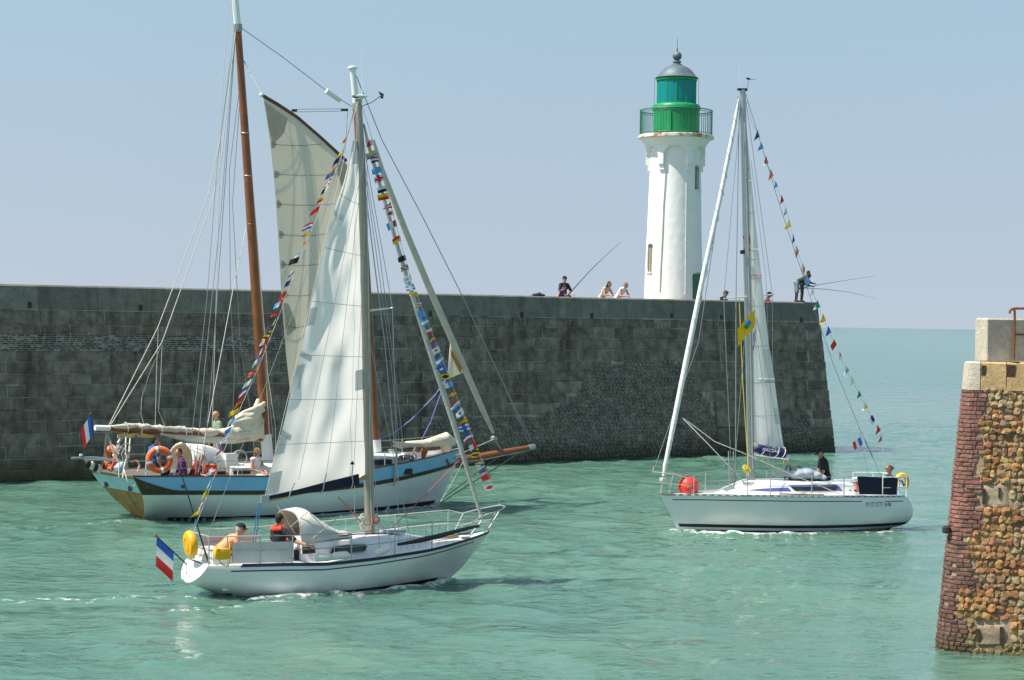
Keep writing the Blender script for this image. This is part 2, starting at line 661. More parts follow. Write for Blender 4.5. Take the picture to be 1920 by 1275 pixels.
def build_sea():
    xs = spread_axis(-24, 24, .13, 30000)
    ys = spread_axis(29.5, 112, .10, 30000, grow=1.0016)
    X, Y = np.meshgrid(xs, ys)
    r = np.random.RandomState(3)
    Z = np.zeros_like(X)
    wx = X + .35 * np.sin(Y * .41 + 1) + .25 * np.sin(X * .23 + Y * .31)
    wy = Y + .35 * np.sin(X * .37) + .3 * np.sin(Y * .19 - X * .27)
    for i in range(90):
        lam = .36 * (9 ** r.rand())
        th = r.normal(math.radians(235), .75)
        k = 2 * math.pi / lam
        a = .0029 * lam * (.5 + r.rand())
        q = np.sin(k * (wx * math.cos(th) + wy * math.sin(th)) + r.rand() * 6.28)
        Z += a * (q + .25 * q * q)
    patch = .75 + .4 * np.sin(X * .21 + Y * .13 + 2) * np.sin(Y * .17 - X * .08)
    fade = np.clip((150 - Y) / 60, 0, 1) * np.clip((45 - np.abs(X)) / 18, 0, 1) * np.clip((Y - 5) / 20, 0, 1)
    Z *= fade * patch
    foam = np.zeros_like(X)
    for x0, y0, x1, y1, w, st in FOAM:
        dx, dy = x1 - x0, y1 - y0
        L2 = dx * dx + dy * dy + 1e-9
        t = np.clip(((X - x0) * dx + (Y - y0) * dy) / L2, 0, 1)
        d2 = (X - x0 - t * dx) ** 2 + (Y - y0 - t * dy) ** 2
        g = np.exp(-d2 / (w * w))
        foam = np.maximum(foam, st * g)
        Z += .05 * st * g * np.sin(d2 / (w * w) * 4 + 1.2) * fade
    ny, nx = X.shape
    me = bpy.data.meshes.new('sea')
    idx = np.arange(nx * ny).reshape(ny, nx)
    q = np.stack([idx[:-1, :-1], idx[:-1, 1:], idx[1:, 1:], idx[1:, :-1]], -1).reshape(-1, 4)
    me.vertices.add(nx * ny)
    me.vertices.foreach_set('co', np.stack([X, Y, Z], -1).astype(np.float32).ravel())
    me.loops.add(q.size)
    me.loops.foreach_set('vertex_index', q.astype(np.int32).ravel())
    me.polygons.add(len(q))
    me.polygons.foreach_set('loop_start', (np.arange(len(q)) * 4).astype(np.int32))
    me.update(calc_edges=True)
    at = me.attributes.new('foam', 'FLOAT', 'POINT')
    at.data.foreach_set('value', foam.astype(np.float32).ravel())
    me.polygons.foreach_set('use_smooth', [True] * len(q))
    me.materials.append(sea_material())
    bm = bmesh.new()
    bm.from_mesh(me)
    edge = [e for e in bm.edges if e.is_boundary]
    ex = bmesh.ops.extrude_edge_only(bm, edges=edge)
    vs = [v for v in ex['geom'] if isinstance(v, bmesh.types.BMVert)]
    for v in vs:
        v.co.z = -8
    bmesh.ops.edgeloop_fill(bm, edges=[e for e in bm.edges if e.is_boundary])
    bm.to_mesh(me)
    bm.free()
    o = bpy.data.objects.new('sea', me)
    COL.objects.link(o)
    return tag(o, 'rippled milky green harbour water reaching out to the horizon', kind='structure')


# ================================================================ masonry
def stone_material(name, cols, light, streak=.5, algae=None, var=.35, rough=.85):
    """weathered masonry: block tones, dark run-off streaks, pale bloom, green near the water"""
    m = bpy.data.materials.new(name)
    m.use_nodes = True
    n, l = m.node_tree.nodes, m.node_tree.links
    p = n['Principled BSDF']
    p.inputs['Roughness'].default_value = rough
    p.inputs['Specular IOR Level'].default_value = .25
    geo = n.new('ShaderNodeNewGeometry')
    oi = n.new('ShaderNodeObjectInfo')

    def nz(scale, sc=(1, 1, 1), det=6, ro=.65):
        mp = n.new('ShaderNodeMapping')
        mp.inputs['Scale'].default_value = sc
        l.new(geo.outputs['Position'], mp.inputs[0])
        t = n.new('ShaderNodeTexNoise')
        t.inputs['Scale'].default_value = scale
        t.inputs['Detail'].default_value = det
        t.inputs['Roughness'].default_value = ro
        l.new(mp.outputs[0], t.inputs['Vector'])
        return t.outputs[0]

    def mrng(x, a, b, c, d):
        r = n.new('ShaderNodeMapRange')
        r.inputs['From Min'].default_value = a
        r.inputs['From Max'].default_value = b
        r.inputs['To Min'].default_value = c
        r.inputs['To Max'].default_value = d
        l.new(x, r.inputs[0])
        return r.outputs[0]

    def mix(f, a, b, mode='MIX'):
        x = n.new('ShaderNodeMix')
        x.data_type = 'RGBA'
        x.blend_type = mode
        for s, v in ((0, f), (6, a), (7, b)):
            if isinstance(v, (int, float)):
                x.inputs[s].default_value = v
            elif isinstance(v, tuple):
                x.inputs[s].default_value = v
            else:
                l.new(v, x.inputs[s])
        return x.outputs[2]
    ad = n.new('ShaderNodeMath')
    ad.operation = 'ADD'
    l.new(oi.outputs['Random'], ad.inputs[0])
    l.new(geo.outputs['Random Per Island'], ad.inputs[1])
    fr = n.new('ShaderNodeMath')
    fr.operation = 'FRACT'
    l.new(ad.outputs[0], fr.inputs[0])
    rp = n.new('ShaderNodeValToRGB')
    rp.color_ramp.interpolation = 'LINEAR'
    while len(rp.color_ramp.elements) < len(cols):
        rp.color_ramp.elements.new(.5)
    for i, c in enumerate(cols):
        rp.color_ramp.elements[i].position = i / (len(cols) - 1)
        rp.color_ramp.elements[i].color = (*c, 1)
    l.new(fr.outputs[0], rp.inputs[0])
    col = mix(1, rp.outputs[0], mrng(nz(2.6), .3, .7, 1 - var, 1 + var), 'MULTIPLY')
    col = mix(1, col, mrng(nz(14), .3, .7, .84, 1.16), 'MULTIPLY')
    col = mix(mrng(nz(1.6, (1, 1, .16)), .52, .68, 0, streak), col, tuple(c * .35 for c in cols[0]) + (1,))
    col = mix(mrng(nz(3.1, (1, 1, .5), 9, .75), .62, .72, 0, .5), col, (*light, 1))
    if algae:
        sp = n.new('ShaderNodeSeparateXYZ')
        l.new(geo.outputs['Position'], sp.inputs[0])
        col = mix(mrng(sp.outputs[2], algae[1], .05, 0, .85), col, (*algae[0], 1))
    l.new(col, p.inputs['Base Color'])
    b = n.new('ShaderNodeBump')
    b.inputs['Strength'].default_value = .6
    b.inputs['Distance'].default_value = .03
    l.new(nz(22, det=8), b.inputs['Height'])
    l.new(b.outputs[0], p.inputs['Normal'])
    return m


def block_variant(seed, ch=.05, ir=.03, depth=.3):
    """unit block, front face at y=0, worn edges"""
    r = random.Random(seed)
    vs, fs = [], []
    nx, nz_ = 4, 3
    xs = [-.5, -.5 + ch, .5 - ch, .5]
    zs = [-.5, -.5 + ch * 1.5, .5 - ch * 1.5, .5]
    for j in range(4):
        for i in range(4):
            edge = i in (0, 3) or j in (0, 3)
            y = (.03 if edge else 0) + r.uniform(-.012, .012)
            vs.append((xs[i] + r.uniform(-ir, ir) * .5, y, zs[j] + r.uniform(-ir, ir)))
    for j in range(3):
        for i in range(3):
            a = j * 4 + i
            fs.append((a, a + 1, a + 5, a + 4))
    rim = [0, 1, 2, 3, 7, 11, 15, 14, 13, 12, 8, 4]
    b = len(vs)
    for k in rim:
        vs.append((vs[k][0], depth, vs[k][2]))
    for q in range(12):
        k, k2 = rim[q], rim[(q + 1) % 12]
        fs.append((k2, k, b + q, b + (q + 1) % 12))
    return vs, fs


def pebble(seed, sub=1, rough=.22):
    """a rough rounded stone in a unit box"""
    bm = bmesh.new()
    bmesh.ops.create_icosphere(bm, subdivisions=sub, radius=.5)
    o = Vector((seed * 7.3, seed * 1.7, 0))
    for v in bm.verts:
        p = v.co.copy()
        q = Vector((max(-.36, min(.36, p.x)), p.y, max(-.36, min(.36, p.z)))) * 1.32
        v.co = q * (1 + rough * noise.noise(p * 3.1 + o))
    vs = [v.co.copy() for v in bm.verts]
    fs = [tuple(v.index for v in f.verts) for f in bm.faces]
    bm.free()
    return vs, fs


def inside(x, y, poly):
    c = False
    j = len(poly) - 1
    for i in range(len(poly)):
        xi, yi = poly[i]
        xj, yj = poly[j]
        if (yi > y) != (yj > y) and x < (xj - xi) * (y - yi) / (yj - yi) + xi:
            c = not c
        j = i
    return c


def to_mesh(name, vf, mat, smooth=0):
    b = MB()
    b.add(*vf)
    return b.mesh(name, mat, smooth)


# ---------------------------------------------------------------- long stone breakwater
PIER = Frame((-16.616, 64.863, 0), 36.114)
BAT = .1
S_END = 38.3
BTH = math.atan(BAT)


def pier_top(s):
    return 6.49 + (6.575 - 6.49) * s / 37.7


def build_pier():
    root = empty('stone_breakwater', PIER.o, PIER.a, 'long dark stone breakwater wall with a concrete parapet, behind the boats', 'harbour wall')
    PAR = .84
    mort = stone_material('pier_mortar', [(.26, .245, .21), (.34, .325, .285)], (.3, .32, .31), .4, ((.045, .06, .03), .9))
    ash = stone_material('pier_ashlar', [(.128, .108, .086), (.178, .153, .122), (.148, .125, .098), (.215, .188, .152), (.13, .112, .09)],
                         (.19, .21, .21), .75, ((.04, .052, .018), 1.3), .55)
    conc = stone_material('parapet_concrete', [(.165, .162, .14), (.19, .182, .155), (.14, .135, .115), (.21, .202, .175)], (.2, .23, .22), .45, None, .22)
    brk = stone_material('pier_brickwork', [(.075, .05, .042), (.11, .075, .062), (.07, .06, .055)], (.26, .26, .24), .5, None, .4)
    cob = stone_material('pier_cobbles', [(.14, .125, .104), (.20, .178, .148), (.16, .143, .118), (.215, .19, .155)], (.22, .24, .23), .35, ((.045, .055, .025), .9), .35)
    # core of the wall: a battered prism, its far end sloping like the face
    s0 = -16
    b = MB()
    rings = []
    for s, e in ((s0, 0), (S_END, 1)):
        zt = pier_top(s) - PAR
        sl = .09 * zt if e else 0
        rings.append([Vector((s, .028 - .2, -2)), Vector((s - sl, BAT * zt + .028, zt)), Vector((s - sl, BAT * zt + 7.5, zt)), Vector((s + .0, 9.2, -2))])
    b.loft(rings)
    b.build('wall_core', mort, root, 0)
    # parapet: cast panels standing on the edge of the deck
    s = -9.0
    r = random.Random(5)
    k = 0
    edges = []
    while s < S_END - .7:
        w = r.uniform(2.2, 3.3) if s > 12 else r.uniform(1.5, 2.6)
        e = s + w
        if e > S_END - 1.6:
            e = S_END - .59
        edges.append(e)
        b = MB()
        pts = []
        for x in (s + .006, e - .006):
            zt = pier_top(x)
            zb = zt - PAR + .004
            y = BAT * zt
            sl = .0 if x < S_END - 1 else 0
            dz = r.uniform(-.004, .004)
            pts.append([Vector((x, BAT * zb + .002, zb)), Vector((x, y - .02, zt - .055 + dz)), Vector((x, y + .04, zt + dz)), Vector((x, y + .56, zt + dz)), Vector((x, y + .6, zb))])
        if e > S_END - .7:
            for p in pts[1]:
                p.x += .0 - .09 * (p.z - (pier_top(e) - PAR))
        b.loft(pts)
        b.build('parapet_panel', conc, root, 0)
        s = e
    # weep holes under the parapet: black boxes paint the shade inside them
    sock = MB().box((0, 0, 0), (.13, .06, .2)).mesh('drain_shade', BLACK, 0)
    for px, py in ((55, 572), (263, 577), (478, 580), (806, 588), (978, 590), (1109, 592), (1259, 592), (1352, 595), (1502, 600)):
        L = PIER.L(px, py, .6)
        inst('drain_shade', sock, root, (L.x, BAT * L.z + .012, L.z))
    # courses of blocks
    A = lambda px, py: (lambda q: (q.x, q.z))(PIER.L(px, py, .1 * (5.5 - (py - 600) * .018)))
    cobp = [A(*p) for p in ((795, 792), (840, 778), (1000, 783), (1060, 757), (1092, 722), (1108, 692), (1180, 674), (1250, 672), (1300, 702),
                            (1330, 760), (1345, 800), (1480, 800), (1490, 752), (1505, 760), (1538, 830), (1552, 862), (1556, 960), (795, 960))]
    blocks = []                      # s, z, w, h
    bricks = []

    def course(sa, sb, z, h, wa, wb, slot):
        x = sa - r.uniform(0, wb)
        while x < sb:
            w = min(r.uniform(wa, wb), sb - x)
            if w > .12:
                slot.append((x + w / 2, z - h / 2, w, h))
            x += w
    SPL = 12.2
    ztl = 6.5 - PAR
    for h, wa, wb in ((.5, 1.2, 1.9), (.32, .6, 1.1)):
        course(-5, SPL, ztl, h, wa, wb, blocks)
        ztl -= h
    MB().plate([Vector((s, BAT * z + .004, z)) for s, z in ((-8, ztl - .544), (SPL, ztl - .544), (SPL, ztl), (-8, ztl))], (0, .05, 0)).build('mortar_band', mort, root, 0)
    for i in range(8):
        course(-1.5, SPL, ztl, .068, .2, .26, bricks)
        ztl -= .068
    while ztl > -.3:
        h = r.choice((.36, .4, .42))
        course(-5, SPL, ztl, h, .45, 1.0, blocks)
        ztl -= h
    ztr = 6.54 - PAR
    course(SPL, S_END, ztr, .37, .32, .56, blocks)
    ztr -= .37
    while ztr > -.3:
        h = r.choice((.4, .42, .45))
        qn = r.uniform(.7, 1.3)
        ea = S_END - .09 * max(ztr - h / 2, 0)
        course(SPL, ea - qn, ztr, h, .6, 1.35, blocks)
        blocks.append((ea - qn / 2, ztr - h / 2, qn, h))
        ztr -= h
    end_at = lambda z: S_END - .09 * max(z, 0)
    keep = []
    for s, z, w, h in blocks:
        if inside(s, z, cobp):
            continue
        a, e = s - w / 2, min(s + w / 2, end_at(z))
        if e - a > .15:
            keep.append(((a + e) / 2, z, e - a, h))
    var = [block_variant(i, .035, .03) for i in range(8)]
    meshes = [to_mesh('stone_block', v, ash, 0) for v in var]
    seen = sorted([k for k in keep if k[0] + k[2] / 2 > -.2 and k[1] > 0], key=lambda k: k[0])
    first = seen[:300]
    fs_ = set(first)
    for s, z, w, h in first:
        inst('stone_block', r.choice(meshes), root, (s, BAT * z + r.uniform(-.022, .012), z), (-BTH + r.uniform(-.01, .01), 0, r.uniform(-.008, .008)), (w - .022, 1, h - .022))

    def join(items, shapes, name, mat, gap, jit, smooth=0):
        mb = MB()
        for s, z, w, h in items:
            vs, fs = r.choice(shapes)
            o = Vector((s, BAT * z + r.uniform(-jit, jit * .6), z))
            mb.add([o + Vector((v[0] * (w - gap), v[1] + v[2] * h * BAT, v[2] * (h - gap))) for v in vs], fs)
        return tag(mb.build(name, mat, root, smooth), kind='stuff')
    join([k for k in keep if k not in fs_], var, 'stone_courses', ash, .022, .02)
    join(bricks, [block_variant(30 + i, .05, .03) for i in range(4)], 'brick_band', brk, .02, .010)
    # rough flint facing low on the wall
    peb = [pebble(i, 1, .3) for i in range(8)]
    pm = [to_mesh('cobble', v, cob, 0) for v in peb]
    cobs = []
    z = -.15
    while z < 4.6:
        s = 15.5
        off = 0
        while s < 38:
            w = r.uniform(.15, .25)
            zz = z + .03 * math.sin(s * 1.7 + z * 3) + r.uniform(-.015, .015)
            if inside(s, zz, cobp) and s < end_at(zz) - .1:
                cobs.append((s, zz, w, r.uniform(.14, .19)))
            s += w + .012
        z += .158
    cobs.sort(key=lambda c: c[0] if c[1] > .1 else 99)
    for s, z, w, h in cobs[:300]:
        inst('cobble', r.choice(pm), root, (s, BAT * z + .02 + r.uniform(-.02, .02), z), (0, r.uniform(-.3, .3), 0), (w, r.uniform(.09, .14), h))
    mb = MB()
    for s, z, w, h in cobs[300:]:
        vs, fs = r.choice(peb)
        o = Vector((s, BAT * z + .02 + r.uniform(-.02, .02), z))
        d = r.uniform(.09, .14)
        mb.add([o + Vector((v[0] * w, v[1] * d, v[2] * h)) for v in vs], fs)
    tag(mb.build('flint_facing', cob, root, 0), kind='stuff')
    # cement repairs
    for px0, py0, px1, py1 in ((1340, 752, 1405, 800), (1342, 802, 1398, 838)):
        p = [A(px0, py0), A(px1, py0), A(px1, py1), A(px0, py1)]
        MB().plate([Vector((s, BAT * z - .07, z)) for s, z in p], (0, .12, 0)).build('cement_patch', ash, root, 0)
    return root


# ---------------------------------------------------------------- lighthouse
LHX, LHY = None, 87.7


def build_lighthouse():
    cen = on_y(1264.5, 420, LHY)
    cx = cen.x
    K = LHY / FPX
    Z = lambda py: on_y(1266, py, LHY).z
    zb = 5.6
    root = empty('lighthouse', (cx, LHY, zb), 0, 'white lighthouse tower with green lantern on the breakwater', 'lighthouse')
    z = lambda py: Z(py) - zb
    wht = M('lighthouse_whitewash', (.80, .79, .76), .75, var=.04, vs=1.2, bump=.25, bs=12, wear=((.70, .66, .57, 1), 2.2, .67))
    rust = M('rust_streaked_paint', (.66, .64, .6), .7, var=.15, vs=4, wear=((.38, .17, .05, 1), 2.4, .5))
    grn = M('green_paint', (.015, .26, .085), .4, var=.15, vs=3, bump=.25, bs=12, wear=((.05, .36, .16, 1), 6, .62))
    grnd = M('dark_green_iron', (.025, .17, .10), .45, var=.1)
    zinc = M('grey_zinc_roof', (.12, .165, .185), .5, .2, var=.15, vs=3)
    door = M('green_door_paint', (.015, .14, .07), .5, var=.1)
    th0 = math.atan2(-LHY, -cx)
    deg60 = math.pi / 3
    r0, r1 = 56 * K, 48 * K            # base (deck) and neck radii
    zt, zn = z(262), z(330)
    NT, NZ = 300, 260
    arch_top, spring = z(277), z(299)
    aw = 22.5 * K
    rs = random.Random(2)

    def rad(th, h):
        rr = r0 + (r1 - r0) * min(h / zn, 1)
        rel = (th - th0) / deg60
        k = round(rel)
        x = (rel - k) * deg60 * r1 * 1.13
        ring = 0
        if h > arch_top:
            ring = 1
        elif h > spring:
            ring = 0 if abs(x) < math.sqrt(max(aw * aw - (h - spring) ** 2, 0)) else 1
        elif h > z(312):
            ring = 0 if abs(x) < aw else 1
        elif h > z(322):
            ring = 0 if abs(x) < aw else .5
        rr += ring * 7.5 * K
        if ring == 0:
            # recesses: window high on the right, window low on the left, door low on the right
            if k % 6 == 1 and z(358) < h < z(311) - 1.2 * x * x and abs(x) < .24:
                rr -= .13
            if k % 6 == 5 and z(512) < h < z(459) - 1.2 * x * x and abs(x) < .22:
                rr -= .16
            if k % 6 == 1 and h < z(511) - 1.0 * x * x and abs(x) < .42:
                rr -= .10
            if k == 0 and -.46 < x < .40 and z(552) < h < z(327) - .5 * x * x:
                rr += .022 * noise.fractal(Vector((x * 5, h * 9, 3)), 1.0, 2.0, 4) + .012
            else:
                rr += .006 * noise.noise(Vector((math.cos(th) * 5, math.sin(th) * 5, h * 3)))
        return rr
    b = MB()
    rings = []
    for j in range(NZ + 1):
        h = zt * j / NZ
        rings.append([Vector((rad(th0 + math.pi + 2 * math.pi * i / NT, h) * math.cos(th0 + math.pi + 2 * math.pi * i / NT),
                              rad(th0 + math.pi + 2 * math.pi * i / NT, h) * math.sin(th0 + math.pi + 2 * math.pi * i / NT), h)) for i in range(NT)])
    # right of the camera-facing side lies at a larger angle
    b.loft(rings)
    recalc(b.build('tower', wht, root, 40))

    def at(th, r, h):
        return Vector((r * math.cos(th), r * math.sin(th), h))

    def on_face(px, py):
        x = (px - (1264.5 + (420 - py) * .0157)) * K
        h = z(py)
        rr = r0 + (r1 - r0) * min(h / zn, 1)
        return th0 + math.asin(max(-.99, min(.99, x / rr))), rr, h
    # window leaves and door set back in their openings
    for th, h0, h1, w, nm, mt in ((th0 + deg60, z(357), z(316), .22, 'window', M('grey_louvre', (.36, .42, .42), .6)),
                                  (th0 - deg60, z(511), z(463), .2, 'window', M('cream_shutter', (.42, .37, .28), .7, var=.15)),
                                  (th0 + deg60, 0, z(514), .4, 'door', door)):
        rr = r0 + (r1 - r0) * min((h0 + h1) / 2 / zn, 1) - (.12 if nm == 'window' else .085)
        rot = Matrix.Rotation(th - math.pi / 2, 3, 'Z')
        pw = MB().box((0, 0, (h1 - h0) / 2), (w * 2, .05, h1 - h0)).build(nm, mt, root, 0)
        pw.location = at(th, rr, h0)
        pw.rotation_euler = (0, 0, th - math.pi / 2)
        if nm == 'window':
            fb = MB()
            for x in (-w * .92, 0, w * .92):
                fb.box((x, -.035, (h1 - h0) / 2), (.03, .03, h1 - h0))
            fb.box((0, -.033, h1 - h0), (w * 2, .024, .04))
            fr = fb.build('frame', M('dark_frame', (.12, .11, .09), .6), pw, 0)
            fr.location = (0, .075, 0)
            sb = MB().box((0, .12, -.04), (w * 2.4, .14, .06)).build('sill', wht, pw, 0)
        else:
            MB().ball((-.28, .05, .95), .035, 8, 6).build('handle', STEEL, pw)
    # surface conduits
    pts = []
    for px, py in ((1249, 322), (1246, 372), (1245, 384), (1243, 440), (1240, 500), (1238, 548)):
        th, rr, h = on_face(px, py)
        pts.append(at(th, rr + .035, h))
    MB().tube(pts, .02, 6).build('conduit', M('grey_conduit', (.4, .4, .38), .6), root)
    pts = []
    for px, py in ((1286, 345), (1285, 440), (1284, 552)):
        th, rr, h = on_face(px, py)
        pts.append(at(th, rr + .03, h))
    MB().tube(pts, .017, 6).build('conduit', wht, root)
    # cornice and gallery floor
    b = MB()
    b.lathe([(55 * K, z(276)), (57 * K, z(275)), (58 * K, z(271)), (61 * K, z(268)), (65 * K, z(262.5)), (69 * K, z(261.5))], 72)
    b.build('cornice', wht, root, 30)
    MB().lathe([(69 * K, z(261.3)), (71 * K, z(260.5)), (71 * K, z(255.5)), (69.5 * K, z(254.6))], 72).build('gallery_floor', rust, root, 30)
    # drum
    b = MB()
    b.lathe([(43 * K, z(254.5)), (43 * K, z(207)), (45.5 * K, z(206)), (45.5 * K, z(201)), (43 * K, z(197)), (38 * K, z(195.3))], 56)
    b.build('lantern_drum', grn, root, 40)
    hb = MB()
    hb.box((0, 0, 0), (.5, .04, .9))
    hp = hb.build('hatch', grn, root, 0)
    thh = th0 - .45
    hp.location = at(thh, 43 * K + .012, (z(252) + z(209)) / 2)
    hp.rotation_euler = (0, 0, thh - math.pi / 2)
    # lantern: panes between mullions, under a ring beam
    NP = 12
    gm = bpy.data.materials.new('teal_lantern_glass')
    gm.use_nodes = True
    n, l = gm.node_tree.nodes, gm.node_tree.links
    tr = n.new('ShaderNodeBsdfTransparent')
    tr.inputs[0].default_value = (.03, .50, .52, 1)
    gl = n.new('ShaderNodeBsdfGlossy')
    gl.inputs[0].default_value = (.5, .8, .8, 1)
    gl.inputs['Roughness'].default_value = .06
    df = n.new('ShaderNodeBsdfDiffuse')
    df.inputs[0].default_value = (.01, .44, .43, 1)
    m1 = n.new('ShaderNodeMixShader')
    m1.inputs[0].default_value = .06
    l.new(tr.outputs[0], m1.inputs[1])
    l.new(gl.outputs[0], m1.inputs[2])
    m2 = n.new('ShaderNodeMixShader')
    m2.inputs[0].default_value = .45
    l.new(m1.outputs[0], m2.inputs[1])
    l.new(df.outputs[0], m2.inputs[2])
    l.new(m2.outputs[0], n['Material Output'].inputs[0])
    rg = 36 * K
    for i in range(NP):
        ta = th0 + 2 * math.pi * (i + .05) / NP
        tb = th0 + 2 * math.pi * (i + .95) / NP
        b = MB()
        ps = []
        for q in range(4):
            t = ta + (tb - ta) * q / 3
            ps.append([at(t, rg, z(195)), at(t, rg, z(152.5)), at(t, rg - .015, z(152.5)), at(t, rg - .015, z(195))])
        b.loft(ps)
        recalc(b.build('lantern_pane', gm, root, 30))
        t = th0 + 2 * math.pi * i / NP
        MB().tube([at(t, rg - .005, z(195.2)), at(t, rg - .005, z(152))], .028, 6).build('mullion', grn, root)
    MB().lathe([(rg + .02, z(152.6)), (rg + .05, z(152)), (rg + .07, z(148.5)), (rg + .02, z(147.6))], 48).build('ring_beam', grn, root)
    # the lamp inside
    b = MB()
    b.lathe([(.12, z(195)), (.12, z(186)), (.30, z(184)), (.34, z(176)), (.34, z(168)), (.28, z(162)), (.1, z(160)), (.1, z(150))], 24)
    b.build('lamp_optic', M('dark_lens', (.02, .09, .12), .15, var=.05, spec=.8), root)
    # roof
    b = MB()
    b.lathe([(40 * K, z(147.4)), (40.3 * K, z(146.2)), (36 * K, z(142.6)), (32.5 * K, z(138)), (28.5 * K, z(133)), (23 * K, z(128)), (17 * K, z(124.6)), (10.5 * K, z(122.6))], 48)
    rf = b.build('roof', zinc, root, 40)
    b = MB()
    prof = [(10.4 * K, z(122.5)), (10 * K, z(121)), (7 * K, z(120)), (6.3 * K, z(117.6)), (8.3 * K, z(116.6)), (8 * K, z(115)), (5.5 * K, z(114.2))]
    for q in range(9):
        t = -1.1 + (math.pi / 2 + 1.1 - .12) * q / 8
        prof.append((8.7 * K * math.cos(t), z(105) + 8.7 * K * math.sin(t)))
    prof += [(1.3 * K, z(95)), (1.6 * K, z(92.5)), (1.0 * K, z(91)), (.6 * K, z(88)), (.35 * K, z(72))]
    b.lathe(prof, 28)
    b.build('finial', zinc, rf, 40)
    # lightning rods down the lantern
    for s in (-1, 1):
        t = th0 + s * 1.52
        MB().tube([at(t, 41 * K, z(146)), at(t, 41.5 * K, z(197)), at(t, 46.5 * K, z(202))], .008, 5).build('stay_rod', grnd, root)
    # railing
    rl = empty('gallery_railing', (0, 0, 0))
    rl.parent = root
    rr = 67.5 * K
    MB().torus((0, 0, z(208)), rr, .022, (0, 0, 1), 64, 6).build('top_rail', grnd, rl)
    MB().torus((0, 0, z(211.5)), rr, .012, (0, 0, 1), 64, 6).build('middle_rail', grnd, rl)
    MB().torus((0, 0, z(251.5)), rr, .014, (0, 0, 1), 64, 6).build('bottom_rail', grnd, rl)
    bal = MB().tube([(0, 0, z(255)), (0, 0, z(208))], .0105, 5).mesh('baluster', grnd)
    for i in range(72):
        t = 2 * math.pi * i / 72
        inst('baluster', bal, rl, at(t, rr, 0))
    return root


